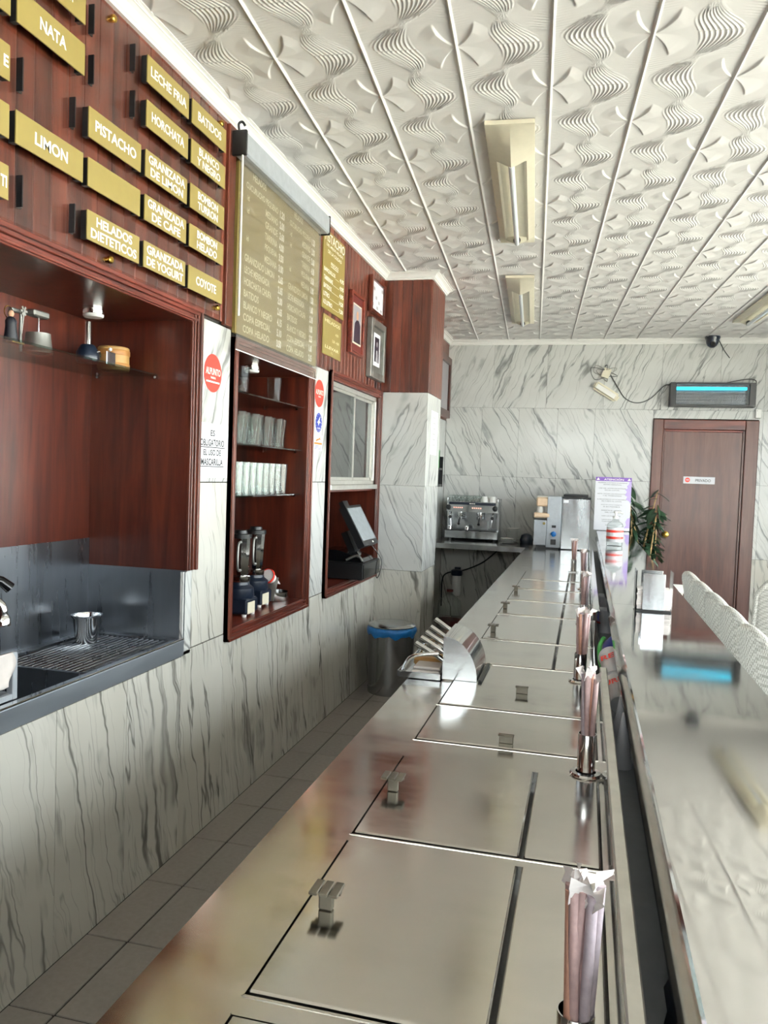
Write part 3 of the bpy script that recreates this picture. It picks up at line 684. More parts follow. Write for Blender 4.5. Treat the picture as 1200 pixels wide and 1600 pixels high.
MB().tube([(.05, 2.850, 2.70), (.05, 2.846, 2.722), (.064, 2.846, 2.728), (.074, 2.85, 2.714)], .005, 8, 6).build('hook', 'black', ro, 50)
# pistachio price board and small gold board
pb = thing('price_board', (.005, 4.17, 2.276), 'dark gold board headed PISTACHIO with white price list', 'board')
B('plate', (.0045, 3.985, 2.276), (.010, 4.365, 2.690), 'gold_dull', pb)
t = MB(); X = .0103
add_text(t, 'PISTACHIO', (X, 4.18, 2.655), .34, .048, bold=.01); t.build('title_lettering', 'letter', pb); t = MB()
for wd, z, w_ in (('DEL MEJOR HELADO', 2.612, .29), ('DE LA CIUDAD', 2.583, .24), ('PRECIOS', 2.530, .13)): add_text(t, wd, (X, 4.18, z), w_, .018, bold=.01)
t.box((X-.0002, 4.115, 2.514), (X+.0003, 4.245, 2.517))
for i, (wd, w_, pr) in enumerate((('BARQUILLOS', .19, '4,95'), ('TARRINAS', .15, '4,95'), ('BATIDOS', .13, '4,95'), ('LITRO', .10, '14,20'), ('1/2 LITRO', .15, '7,50'))):
    z = 2.480-i*.042; add_text(t, wd, (X, 4.005+w_/2, z), w_, .024, bold=.02); add_text(t, pr, (X, 4.315, z), .075, .026, bold=.03)
    t.box((X-.0002, 4.01+w_, z-.012), (X+.0003, 4.27, z-.0105))
t.build('lettering', 'letter', pb)
gb = thing('notice_board', (.005, 4.18, 2.041), 'small plain gold board with faint lettering below PISTACHIO board', 'board')
B('plate', (.0045, 4.022, 2.041), (.009, 4.338, 2.250), 'gold', gb)
t = MB(); X = .0093
for wd, y, z, w_, h in (('HELADOS', 4.18, 2.222, .26, .018), ('4,70', 4.26, 2.170, .05, .016), ('2,50 - 4,00', 4.24, 2.128, .12, .016), ('LLEVAR', 4.18, 2.085, .24, .016), ('1 L', 4.18, 2.062, .03, .012)): add_text(t, wd, (X, y, z), w_, h, bold=.01)
t.build('lettering', 'letter_dim', gb)
# framed pictures
def frame(name, y0, y1, z0, z1, w, mat, label, proud=.03, matm=None, matw=0.0, x0=.005):
    t = thing(name, (x0, (y0+y1)/2, z0), label, 'picture'); f = MB()
    f.box((x0, y0, z0), (x0+proud, y0+w, z1), .003); f.box((x0, y1-w, z0), (x0+proud, y1, z1), .003); f.box((x0, y0+w, z0), (x0+proud, y1-w, z0+w), .003); f.box((x0, y0+w, z1-w), (x0+proud, y1-w, z1), .003)
    f.build('frame', mat, t)
    B('backing', (x0+.002, y0+w, z0+w), (x0+proud*.5, y1-w, z1-w), matm or 'paper', t)
    return t, x0+proud*.5
t, x = frame('picture_frame', 4.470, 4.738, 2.116, 2.478, .018, 'wood_y', 'dark red framed portrait photo nearest the gold price boards', .028, 'red_dark')
B('photograph', (x, 4.525, 2.180), (x+.002, 4.700, 2.415), 'cream', t); B('photograph_ground', (x+.002, 4.533, 2.19), (x+.0025, 4.69, 2.407), 'photo_grey', t)
pm = MB().prism([(4.545, 2.19), (4.56, 2.30), (4.60, 2.325), (4.64, 2.325), (4.675, 2.30), (4.685, 2.19)], 'x', x+.0025, x+.003); pm.build('figure_suit', 'photo_dark', t)
MB().lathe([(.022, 0), (.022, .0006)], (x+.0026, 4.612, 2.350), 14, Matrix.Rotation(PI/2, 3, 'Y') @ Matrix.Diagonal((1.25, 1, 1))).build('figure_head', 'skin', t)
t, x = frame('picture_frame', 4.885, 5.225, 2.440, 2.668, .022, 'wood_dark', 'dark framed document with crests, hung topmost near the pier', .03, 'paper')
dc = MB()
for y, z in ((4.925, 2.63), (4.98, 2.60), (5.18, 2.62), (5.03, 2.55), (5.10, 2.53), (4.95, 2.50), (5.16, 2.485), (5.06, 2.49)): dc.box((x, y-.018, z-.010), (x+.001, y+.018, z+.010))
dc.build('printing', 'photo_grey', t)
t, x = frame('picture_frame', 4.890, 5.250, 2.028, 2.404, .045, 'pewter', 'silver grey framed small portrait hung below the framed document', .035, 'pewter')
B('mount', (x, 4.990, 2.115), (x+.002, 5.150, 2.325), 'paper', t); B('photograph', (x+.002, 5.015, 2.14), (x+.003, 5.125, 2.30), 'photo_dark', t)
MB().lathe([(.018, 0), (.018, .0006)], (x+.003, 5.07, 2.255), 12, Matrix.Rotation(PI/2, 3, 'Y')).build('figure_head', 'photo_grey', t); MB().prism([(5.04, 2.14), (5.05, 2.215), (5.09, 2.215), (5.1, 2.14)], 'x', x+.003, x+.0036).build('figure_body', 'photo_grey', t)
t, x = frame('picture_frame', 7.30, 7.90, 1.99, 2.58, .07, 'wood_dark', 'dark framed picture on left wall beyond the pier, by far corner', .04, 'photo_grey')
# stickers and notices
def disc(mb, x, y, z, r, seg=28, th=.0012): return mb.lathe([(r, 0), (r, th)], (x, y, z), seg, Matrix.Rotation(PI/2, 3, 'Y'))
for y, z, lab in ((2.780, 1.770, 'round red sticker on marble above the face mask notice'), (4.020, 1.826, 'round red sticker on marble above the blue round sticker')):
    t = thing('round_sticker', (0.0004, y, z), lab, 'sticker', 'round red stickers'); disc(MB(), .0004, y, z, .072).build('disc', 'red', t)
    mb = MB(); add_text(mb, 'ALPUNTO', (.0018, y, z+.006), .122, .026, bold=.015); add_text(mb, 'heladeria', (.0018, y, z-.016), .04, .010)
    mb.box((.0016, y-.055, z-.036), (.0019, y+.055, z-.030)) if y < 3 else None
    mb.build('lettering', 'letter', t)
t = thing('round_sticker', (.0004, 4.020, 1.672), 'round blue sticker with white bird and ring of dots', 'sticker'); disc(MB(), .0004, 4.02, 1.672, .057).build('rim', 'paper', t); disc(MB(), .001, 4.02, 1.672, .052).build('disc', 'blue', t)
mb = MB(); mb.prism([(3.995, 1.672), (4.012, 1.668), (4.016, 1.655), (4.026, 1.67), (4.050, 1.672), (4.028, 1.682), (4.042, 1.708), (4.014, 1.684)], 'x', .0022, .0026)
for k in range(16): a = 2*PI*k/16; disc(mb, .0022, 4.02+.045*math.cos(a), 1.672+.045*math.sin(a), .002, 6, .0004)
add_text(mb, 'CALIDAD', (.0024, 4.02, 1.642), .05, .008); mb.build('emblem', 'letter', t)
t = thing('notice_sticker', (.0004, 4.022, 1.523), 'small white sticker with orange figure and orange band', 'sticker'); B('paper', (.0004, 3.955, 1.523), (.001, 4.090, 1.606), 'paper', t)
mb = MB(); mb.prism([(3.97, 1.583), (3.985, 1.577), (4.0, 1.585), (4.03, 1.588), (4.065, 1.602), (4.05, 1.590), (4.07, 1.585), (4.03, 1.580), (3.99, 1.570)], 'x', .001, .0014); mb.box((.001, 3.96, 1.556), (.0014, 4.085, 1.567)); mb.build('print', 'orange', t)
mb = MB()
for z in (1.549, 1.542, 1.534): mb.box((.001, 3.965, z-.0015), (.0013, 4.07, z+.001))
mb.build('small_print', 'blue', t)
t = thing('mask_notice', (.0004, 2.79, 1.374), 'white paper notice reading ES OBLIGATORIO EL USO DE MASCARILLA', 'notice'); B('paper', (.0004, 2.657, 1.374), (.001, 2.925, 1.580), 'paper', t)
mb = MB(); X = .0011
for s, z, w_, h in (('ES', 1.544, .036, .023), ('OBLIGATORIO', 1.507, .198, .026), ('EL USO DE', 1.470, .145, .023), ('MASCARILLA', 1.434, .182, .026)): add_text(mb, s, (X, 2.790, z), w_, h, bold=.022, th=.0004)
mb.box((.001, 2.683, 1.4880), (.0014, 2.897, 1.4912)); mb.box((.001, 2.690, 1.4150), (.0014, 2.890, 1.4182)); mb.build('lettering', 'ink', t)
t = thing('pier_notice', (.3345, 5.55, 1.56), 'white paper list taped to the bright side of the pier', 'notice'); B('paper', (.3345, 5.43, 1.560), (.3352, 5.68, 1.865), 'paper', t)
mb = MB()
for i in range(6): mb.box((.3352, 5.50+.008*(i % 3), 1.814-i*.038), (.3354, 5.60-.008*(i % 2), 1.824-i*.038))
mb.build('lettering', 'photo_grey', t)
t = thing('leaflet_rack', (.0, 7.35, 1.30), 'black wall rack holding leaflets on left wall beyond the pier', 'rack')
B('back', (.001, 7.22, 1.31), (.012, 7.62, 1.66), 'black', t, .003); B('pocket', (.012, 7.22, 1.31), (.04, 7.62, 1.335), 'black', t); B('pocket', (.012, 7.22, 1.47), (.04, 7.62, 1.49), 'black', t); B('side', (.012, 7.22, 1.31), (.045, 7.235, 1.6), 'black', t); B('side', (.012, 7.605, 1.31), (.045, 7.62, 1.6), 'black', t)
for y, z, m_, lb in ((7.32, 1.49, 'red', 'red leaflet in top pocket of black wall rack'), (7.46, 1.49, 'green', 'green leaflet in top pocket of black wall rack'), (7.40, 1.336, 'bamboo', 'yellowish leaflet in bottom pocket of black wall rack')):
    B('leaflet', (.02, y-.06, z+.001), (.024, y+.06, z+.17), m_, label=lb, cat='leaflet', group='leaflets in the wall rack', loc=(.02, y, z))
# ================================================================== sink alcove
sk = thing('sink', (-.2, 1.9, .72), 'stainless steel sink with ribbed drainer set in red wood alcove', 'sink')
ZS = .785
B('apron', (-.012, N1[0], .727), (.004, 2.597, ZS), 'apron', sk, .002)
B('rolled_edge', (-.018, N1[0], ZS), (.005, 2.597, ZS+.007), 'chrome', sk, .002)
B('deck', (-.398, 2.06, ZS-.016), (-.018, 2.597, ZS-.006), 'steel_sink', sk)
dk = MB(); dk.box((-.398, 2.06, ZS-.006), (-.36, 2.597, ZS+.004)); dk.box((-.045, 2.06, ZS-.006), (-.018, 2.597, ZS+.002)); dk.box((-.36, 2.565, ZS-.006), (-.045, 2.597, ZS+.002)); dk.box((-.36, 2.048, ZS-.006), (-.045, 2.062, ZS+.002)); dk.build('deck_rim', 'steel_sink', sk)
rb = MB()
for i in range(15):
    x = -.345+i*.0205; rb.tube([(x, 2.075, ZS-.006), (x, 2.555, ZS-.003)], .0055, 6)
rb.build('drainer_rib', 'steel_sink', sk, 60, kind='stuff')
bo = MB(); bo.box((-.398, N1[0], ZS-.17), (-.36, 2.05, ZS)); bo.box((-.03, N1[0], ZS-.17), (-.018, 2.05, ZS)); bo.box((-.36, N1[0], ZS-.18), (-.03, 2.05, ZS-.17)); bo.box((-.36, 2.05, ZS-.18), (-.03, 2.062, ZS-.005)); bo.build('basin', 'steel_sink', sk)
B('backsplash', (-.4, N1[0], ZS-.01), (-.396, 2.599, 1.135), 'steel_sink', sk); B('side_splash', (-.399, 2.595, ZS-.01), (.002, 2.5995, 1.037), 'steel_sink', sk)
fa = thing('faucet', (-.33, 1.72, ZS), 'chrome swan-neck faucet reaching over the sink basin', 'faucet')
MB().lathe([(.026, 0), (.026, .012), (.016, .02), (.016, .10)], (-.36, 1.62, ZS-.006), 18).build('base', 'chrome', fa, 40)
MB().tube([(-.36, 1.62, .87), (-.36, 1.62, 1.05), (-.33, 1.66, 1.09), (-.22, 1.79, 1.07), (-.16, 1.845, 1.02), (-.15, 1.852, .985)], .014, 10, 6).build('spout', 'chrome', fa, 60)
MB().lathe([(.014, .03), (.020, .02), (.021, 0)], (-.15, 1.852, .957), 18).build('nozzle', 'chrome', fa, 40)
MB().tube([(-.34, 1.65, .9), (-.24, 1.74, 1.13), (-.15, 1.845, 1.080), (-.135, 1.862, 1.060)], [.012, .012, .014, .016], 8).build('spray_head', 'black_gloss', fa, 60)
# dish rack and cloth
ra = thing('dish_rack', (-.03, 1.55, ZS+.007), 'grey plastic dish rack on the sink edge at picture side', 'rack')
r = MB()
for y in (1.35, 1.738):
    r.box((-.042, y, ZS+.0075), (-.022, y+.018, ZS+.13), .002)
for z in (ZS+.0075, ZS+.115): r.box((-.040, 1.35, z), (-.024, 1.756, z+.016), .002)
r.box((-.34, 1.738, ZS+.0075), (-.042, 1.756, ZS+.022), .002); r.box((-.34, 1.35, ZS+.0075), (-.042, 1.368, ZS+.022), .002); r.build('frame', 'cassette', ra)
for y in (1.45, 1.55, 1.65): B('bar', (-.036, y, ZS+.02), (-.028, y+.008, ZS+.118), 'cassette', ra)
cl = MB(); nx, ny = 14, 10
vs = []
for i in range(nx+1):
    for j in range(ny+1):
        s_ = i/nx; y = 1.56+.165*j/ny; drop = s_*.10*(1-.35*abs(j/ny-.4))
        vs.append((-.0195+.012*math.sin(j*1.4+s_*2)*s_+.006, y+.01*math.sin(s_*5), ZS+.136-drop))
cl.add(vs, [(i*(ny+1)+j, i*(ny+1)+j+1, (i+1)*(ny+1)+j+1, (i+1)*(ny+1)+j) for i in range(nx) for j in range(ny)])
o = cl.build('dish_cloth', 'cloth', smooth=60, label='pale dish cloth hung over the grey dish rack', cat='cloth', loc=(0, 1.64, ZS+.03))
md = o.modifiers.new('thick', 'SOLIDIFY'); md.thickness = .004
# steel pail on drainer
pa = thing('steel_cup', (-.285, 2.43, ZS+.0025), 'small stainless steel cup standing on the ribbed drainer', 'cup')
MB().lathe([(0, .002), (.034, .002), (.036, 0), (.040, .02), (.047, .085), (.053, .092), (.054, .097), (.047, .097), (.044, .088), (.036, .006), (0, .006)], (-.285, 2.43, ZS+.0005), 28).build('cup_body', 'chrome', pa, 35)
MB().lathe([(.012, 0), (.042, 0), (.042, .004), (.012, .004)], (-.285, 2.43, ZS+.075), 20).build('green_contents', 'green', pa)
# glass shelf and its things
def glass_shelf(x0, x1, y0, y1, z, lab, pegs):
    t = thing('glass_shelf', (x0, (y0+y1)/2, z), lab, 'shelf', 'glass shelves in wood alcoves')
    MB().box((x0, y0, z), (x1, y1, z+.007), .001).build('pane', 'shelf_glass', t)
    for p in pegs: MB().cyl(p, (p[0], p[1]-.016, p[2]), .005, seg=10).build('peg', 'chrome', t, 40)
    return t
glass_shelf(-.398, -.125, N1[0]+.01, 2.596, 1.735, 'clear glass shelf across the sink alcove', [(-.13, 2.600, 1.7298), (-.366, 2.600, 1.7298)])
zs = 1.7422
fg = thing('figurine', (-.20, 1.93, zs), 'small dark robed saint figurine with halo on glass shelf', 'figurine')
MB().lathe([(0, 0), (.020, 0), (.021, .004), (.017, .03), (.015, .05), (.016, .062), (.010, .072), (.004, .075)], (-.20, 1.93, zs), 14).build('robe', 'robe', fg, 50)
MB().lathe([(0, -.010), (.006, -.008), (.009, 0), (.006, .008), (0, .010)], (-.20, 1.93, zs+.083), 12).build('head', 'skin', fg, 60)
ha = MB(); ha.tube([(-.209, 1.93+.017*math.cos(a), zs+.088+.017*math.sin(a)) for a in [2*PI*k/20 for k in range(21)]], .0012, 5); ha.build('halo', 'brass', fg)
st = MB(); st.cyl((-.183, 1.952, zs+.03), (-.178, 1.957, zs+.10), .0018, seg=6)
for a in range(3): st.obox((-.179, 1.956, zs+.095), (.001, .014, .003), Matrix.Rotation(a*PI/3, 3, 'X'))
st.build('branch', 'pewter', fg); MB().box((-.195, 1.905, zs-.0002), (-.175, 1.955, zs+.004)).build('base', 'brass', fg)
ju = thing('metal_press', (-.25, 2.11, zs), 'grey pewter press with tapered pot and lever arm on glass shelf', 'press')
MB().lathe([(0, 0), (.043, 0), (.043, .006), (.041, .010), (.036, .056), (.036, .060), (.032, .060), (.03, .05), (0, .05)], (-.25, 2.11, zs), 24).build('pot', 'pewter', ju, 40)
MB().cyl((-.285, 2.075, zs), (-.285, 2.075, zs+.115), .005).build('post', 'pewter', ju, 40); MB().box((-.292, 2.03, zs+.112), (-.278, 2.10, zs+.124), .003).build('lever', 'pewter', ju); MB().box((-.268, 2.075, zs+.108), (-.236, 2.145, zs+.128), .004).build('arm_block', 'pewter', ju)
MB().cyl((-.25, 2.11, zs+.052), (-.25, 2.11, zs+.112), .0025, seg=8).build('rod', 'chrome', ju, 40)
po = thing('siphon', (-.22, 2.316, zs), 'steel tube standing in a navy pouch on glass shelf', 'siphon')
MB().lathe([(0, 0), (.034, 0), (.038, .012), (.036, .035), (.024, .056), (.02, .06)], (-.22, 2.316, zs), 18).build('pouch', 'navy', po, 50)
MB().cyl((-.22, 2.316, zs+.055), (-.22, 2.316, zs+.135), .0105, .0095).build('tube', 'chrome', po, 40)
MB().tube([(-.19, 2.31, zs+.03), (-.182, 2.325, zs+.038), (-.185, 2.335, zs+.022)], .0025, 6, 4).build('clasp', 'chrome', po, 50)
cdx = thing('steel_card', (-.16, 2.36, zs), 'small shiny square steel piece beside the navy pouch', 'plate'); MB().box((-.165, 2.335, zs), (-.161, 2.385, zs+.042), .0008).build('plate', 'chrome', cdx); MB().lathe([(0, -.007), (.006, -.003), (.006, .003), (0, .007)], (-.16, 2.352, zs+.050), 10).build('knob', 'porcelain', cdx, 60)
dr_ = thing('bamboo_drum', (-.25, 2.51, zs), 'round bamboo drum-shaped box with darker bands on glass shelf', 'box')
MB().lathe([(0, 0), (.052, 0), (.054, .004), (.054, .078), (.050, .082), (0, .080)], (-.25, 2.51, zs), 28).build('drum', 'bamboo', dr_, 40)
for z in (.006, .052): MB().lathe([(.0545, z), (.056, z+.003), (.056, z+.016), (.0545, z+.019)], (-.25, 2.51, zs), 28, close=False).build('band', 'bamboo_dark', dr_, 40)
MB().lathe([(0, .08), (.018, .08), (.016, .087), (0, .089)], (-.25, 2.51, zs), 14).build('lid_knob', 'pewter', dr_, 40)
def spot(x, y, z, lab):
    t = thing('puck_light', (x, y, z), lab, 'light', 'steel puck lights under alcove tops')
    MB().lathe([(.0, 0), (.034, 0), (.034, -.022), (.033, -.024)], (x, y, z), 28).build('housing', 'chrome', t, 40); MB().lathe([(0, -.024), (.0335, -.024), (.0335, -.030), (.030, -.034), (0, -.034)], (x, y, z), 28).build('lens', 'white_paint', t, 40)
spot(-.235, 2.365, 1.935, 'round steel puck light under top of the sink alcove'); spot(-.115, 3.40, 1.888, 'round steel puck light under top of the glassware alcove')
# ================================================================== glassware alcove
for z, lab in ((1.730, 'top glass shelf of the glassware alcove'), (1.512, 'middle glass shelf of the glassware alcove'), (1.290, 'bottom glass shelf of the glassware alcove')):
    glass_shelf(-.418, -.022, N2[0]+.003, N2[1]-.003, z, lab, [(-.05, N2[1], z-.0055), (-.225, N2[1], z-.0055)])
def glass_mesh(h, rt, rb, mat, waist=1.0):
    p = [(0, .0), (rb, 0), (rb*1.02, .004), ((rt+rb)/2*waist, h*.45), (rt, h), (rt-.0022, h), ((rt+rb)/2*waist-.0025, h*.45), (rb-.003, .010), (0, .010)]
    return MB().lathe(p, (0, 0, 0), 20).build('g', mat, smooth=50)
proto = {}
for k_, a in {'tall': (.145, .031, .025, 'glass_milk'), 'pint': (.14, .034, .024, 'drink', .9), 'big': (.115, .037, .030, 'drink')}.items():
    o = glass_mesh(*a); proto[k_] = o.data; bpy.data.objects.remove(o)
def drink_glass(kind, x, y, z, lab, grp):
    o = place('drinking_glass', proto[kind], None, (x, y, z), lab, 'glass', grp); return o
zt_ = 1.7372
for x, y, k_, lab in ((-.075, 3.20, 'big', 'squat glass on top glass shelf next to the mug'), (-.085, 3.60, 'big', 'lone glass standing apart on the top glass shelf'), (-.19, 3.24, 'big', 'squat glass behind the mug on top glass shelf')):
    drink_glass(k_, x, y, zt_, lab, 'glasses on the top shelf')
mu = thing('glass_mug', (-.075, 3.085, zt_), 'short clear glass mug at the end of top glass shelf', 'mug')
MB().lathe([(0, 0), (.036, 0), (.038, .006), (.036, .07), (.033, .07), (.034, .012), (0, .012)], (-.075, 3.085, zt_), 20).build('mug_body', 'glass_milk', mu, 50); MB().tube([(-.04, 3.085, zt_+.06), (-.012, 3.085, zt_+.05), (-.012, 3.085, zt_+.025), (-.04, 3.085, zt_+.015)], .005, 8, 5).build('handle', 'glass_milk', mu, 50)
zm = 1.5192
for i in range(8): drink_glass('pint', -.07-.012*(i % 2), 3.17+i*.073, zm, 'pint glass in front row of the middle glass shelf', 'pint glasses in front row of middle shelf')
for i in range(5): drink_glass('pint', -.16, 3.22+i*.085, zm, 'pint glass in rear row of the middle glass shelf', 'pint glasses in rear row of middle shelf')
so = thing('sundae_glass', (-.08, 3.085, zm), 'tall footed sundae glass at end of the middle glass shelf', 'glass')
MB().lathe([(0, 0), (.030, 0), (.030, .004), (.008, .014), (.010, .03), (.030, .12), (.044, .19), (.042, .19), (.027, .12), (.006, .034), (0, .03)], (-.08, 3.085, zm), 22).build('bowl', 'glass', so, 50)
zl = 1.2972
for i in range(9): drink_glass('tall', -.065, 3.085+i*.073, zl, 'straight tall glass in front row of the bottom glass shelf', 'tall glasses in front row of bottom shelf')
for i in range(8): drink_glass('tall', -.15, 3.11+i*.073, zl, 'straight tall glass in rear row of the bottom glass shelf', 'tall glasses in rear row of bottom shelf')
# blenders
def blender(x, y, lab):
    z = N2[2]; t = thing('blender', (x, y, z), lab, 'blender', 'blenders in the glassware alcove')
    ft = MB()
    for dx in (-.045, .045):
        for dy in (-.045, .045): ft.lathe([(.010, 0), (.012, .012)], (x+dx, y+dy, z), 10)
    ft.build('foot', 'white_paint', t, 40)
    MB().box((x-.065, y-.062, z+.012), (x+.065, y+.062, z+.080), .008).build('base', 'navy', t); MB().box((x+.063, y-.055, z+.014), (x+.068, y+.02, z+.066), .002).build('control_plate', 'cream', t)
    MB().lathe([(.062, 0), (.066, .012), (.064, .045), (.045, .060), (.043, .075)], (x, y, z+.078), 24).build('motor_collar', 'navy', t, 40)
    MB().lathe([(.043, 0), (.046, .006), (.046, .024), (.040, .028)], (x, y, z+.150), 20).build('jar_base', 'chrome', t, 40)
    MB().lathe([(.034, 0), (.038, .02), (.046, .165), (.046, .17)], (x, y, z+.178), 12).build('jar', 'chrome', t, 25)
    MB().lathe([(.049, 0), (.050, .018), (.030, .020), (.028, .034), (0, .034)], (x, y, z+.347), 20).build('jar_lid', 'black', t, 40)
    MB().tube([(x+.02, y-.042, z+.33), (x+.024, y-.078, z+.32), (x+.024, y-.080, z+.22), (x+.02, y-.04, z+.205)], .006, 8, 6).build('handle', 'pewter', t, 50)
blender(-.095, 3.285, 'steel jar blender with cream control plate, nearer alcove edge'); blender(-.135, 3.545, 'steel jar blender with handle, beside the wafer cone stand')
cs_ = thing('cone_stand', (-.11, 3.73, N2[2]), 'low steel tray stand beside the blenders', 'stand')
MB().lathe([(0, .0), (.072, 0), (.074, .003), (.074, .045), (.070, .045), (.07, .005), (0, .005)], (-.11, 3.735, N2[2]), 26).build('tray', 'chrome', cs_, 40); MB().obox((-.12, 3.66, N2[2]+.066), (.05, .004, .062), Matrix.Rotation(-.5, 3, 'X')).build('card', 'pewter', cs_)
co = thing('paper_cone', (-.10, 3.64, N2[2]+.125), 'white paper cone with red rim lying on the steel stand', 'cone')
d = Vector((.15, .95, -.42)).normalized().to_track_quat('Z', 'Y').to_matrix()
MB().lathe([(.036, 0), (.001, .135)], (-.11, 3.645, N2[2]+.132), 20, d).build('cone', 'paper_wrap', co, 40); MB().lathe([(.037, -.004), (.038, .006), (.034, .006), (.034, -.004), (.037, -.004)], (-.11, 3.645, N2[2]+.132), 20, d, False).build('rim', 'red', co, 40)
# ================================================================== till alcove and hatch
w3 = thing('window_%d' % (wi+2), (-.02, 4.7, 1.34), kind='structure')
f = MB(); yA, yB, zA, zB_ = 4.217, 5.228, 1.340, 1.923
f.box((-.045, yA, zA), (-.006, yA+.020, zB_), .002); f.box((-.045, yB-.022, zA), (-.006, yB, zB_), .002); f.box((-.045, yA, zB_-.028), (-.006, yB, zB_), .002); f.box((-.045, yA, zA), (-.006, yB, zA+.026), .002); f.build('window_frame', 'alu', w3)
for a, b, x in ((4.237, 4.752, -.020), (4.735, 5.206, -.034)):
    f = MB(); f.box((x-.006, a, zA+.026), (x+.006, a+.016, zB_-.028)); f.box((x-.006, b-.016, zA+.026), (x+.006, b, zB_-.028)); f.box((x-.006, a, zA+.026), (x+.006, b, zA+.044)); f.box((x-.006, a, zB_-.044), (x+.006, b, zB_-.028)); f.build('sash', 'alu', w3)
    B('pane', (x-.002, a+.016, zA+.044), (x+.002, b-.016, zB_-.044), 'pane', w3)
B('window_sill', (-.10, yA, 1.310), (.018, yB, 1.340), 'alu', w3, .003); B('hatch_soffit', (-.418, yA, 1.298), (-.02, yB, 1.310), 'wood_y', w3)
til = thing('till', (0, 4.8, N3[2]), 'black point-of-sale till with tilted screen on cash drawer', 'till')
MB().box((-.30, 4.62, N3[2]+.006), (.105, 5.02, N3[2]+.105), .003).build('cash_drawer', 'black', til)
B('drawer_front', (.105, 4.625, N3[2]+.012), (.110, 5.015, N3[2]+.098), 'black_gloss', til, .001)
ft = MB()
for x in (-.27, .08):
    for y in (4.65, 4.99): ft.cyl((x, y, N3[2]), (x, y, N3[2]+.007), .012)
ft.build('foot', 'black', til)
MB().prism([(-.18, .863), (.085, .863), (.07, .885), (-.02, .912), (-.08, .93), (-.18, .93)], 'y', 4.70, 4.94).build('terminal_base', 'black_gloss', til)
MB().tube([(-.02, 4.68, .875), (.05, 4.68, .905), (.085, 4.68, .872)], .008, 8, 4).build('base_trim', 'pewter', til, 50)
MB().obox((-.035, 4.82, .975), (.02, .06, .07), Matrix.Rotation(-.45, 3, 'Y')).build('neck', 'black', til)
ang = math.atan2(.13, .234); Rm = Matrix(((0, -math.sin(ang), math.cos(ang)), (1, 0, 0), (0, math.cos(ang), math.sin(ang))))   # right=+Y, up, normal
mc = Vector((.032, 4.835, 1.087))
mo = MB().obox(mc-Rm @ Vector((0, 0, .022)), (.168, .138, .022), Rm).build('monitor', 'black', til)
MB().obox(mc+Rm @ Vector((-.004, .008, .0012)), (.148, .112, .001), Rm).build('screen', 'screen', mo); MB().obox(mc+Rm @ Vector((0.05, -.122, .0012)), (.012, .006, .001), Rm).build('badge', 'letter', mo)
MB().obox(mc+Rm @ Vector((-.10, .155, -.02)), (.05, .02, .014), Rm).build('card_reader', 'black', mo)
MB().tube([(.06, 4.97, .95), (.12, 5.0, .86), (.125, 4.97, .78), (.118, 4.93, .742), (.116, 4.90, .76)], .003, 6, 8).build('cable', 'black', til, 50)
so_ = thing('wall_socket', (-.2, 4.22, 1.0), 'white wall socket inside the till alcove', 'socket'); B('plate', (-.12, 5.222, .985), (-.04, 5.2295, 1.065), 'white_paint', so_, .003); B('insert', (-.10, 5.219, 1.0), (-.06, 5.222, 1.05), 'cream', so_)
# ================================================================== bin
bn = thing('waste_bin', (.212, 4.985, 0), 'round stainless steel waste bin with blue liner beside the pier', 'bin'); c = (.212, 4.985, 0)
MB().lathe([(0, .0), (.143, 0), (.146, .012), (.150, .40), (.150, .41)], c, 36).build('bin_body', 'steel_cool', bn, 40)
bg_ = MB(); prof_n = 48; vs = []
for i in range(prof_n):
    a = 2*PI*i/prof_n; wob = .004*math.sin(7*a)+.003*math.sin(13*a+1)
    for r_b, z in ((.1515, .375+wob*2), (.158, .385+wob), (.162+wob, .405), (.158+wob, .425), (.145, .43)): vs.append((c[0]+r_b*math.cos(a), c[1]+r_b*math.sin(a), z))
bg_.add(vs, [(i*5+j, ((i+1) % prof_n)*5+j, ((i+1) % prof_n)*5+j+1, i*5+j+1) for i in range(prof_n) for j in range(4)]); bg_.build('liner', 'blue_bag', bn, 60)
MB().lathe([(.152, .43), (.154, .437), (.148, .444), (.12, .453), (.06, .460), (0, .462)], c, 36).build('lid', 'steel_cool', bn, 40)
# ================================================================== under the bench
jg = thing('plastic_jug', (.21, 7.28, 0), 'large clear plastic jug on the floor below back bench', 'jug')
jz = 0.0
MB().lathe([(0, jz), (.11, jz), (.115, .01), (.115, .20), (.10, .26), (.05, .30), (.03, .32), (.03, .345), (0, .345)], (.21, 7.30, 0), 24).build('jug_body', 'glass_milk', jg, 40)
MB().lathe([(.1155, .03), (.1165, .035), (.1165, .075), (.1155, .08)], (.21, 7.30, 0), 24, close=False).build('label', 'red_dark', jg); MB().lathe([(.032, .34), (.032, .36), (0, .362)], (.21, 7.30, 0), 14).build('cap', 'red_dark', jg)
wfm = thing('water_filter', (.18, 7.86, .3), 'water filter cartridge with navy head on wall below back bench', 'filter')
MB().lathe([(0, 0), (.04, .003), (.045, .02), (.045, .20), (.04, .21)], (.18, 7.87, .22), 18).build('canister', 'porcelain', wfm, 40); MB().lathe([(.055, 0), (.058, .01), (.058, .05), (.04, .06), (0, .06)], (.18, 7.87, .425), 18).build('head', 'navy', wfm, 40); B('wall_plate', (.15, 7.915, .40), (.21, 7.951, .50), 'navy', wfm)
MB().tube([(.18, 7.87, .46), (.30, 7.88, .50), (.45, 7.9, .58), (.60, 7.9, .72)], .007, 6, 6).build('hose', 'black', wfm, 50); MB().tube([(.18, 7.87, .46), (.08, 7.88, .44), (.03, 7.9, .36), (.03, 7.9, .1)], .007, 6, 6).build('hose', 'black', wfm, 50)
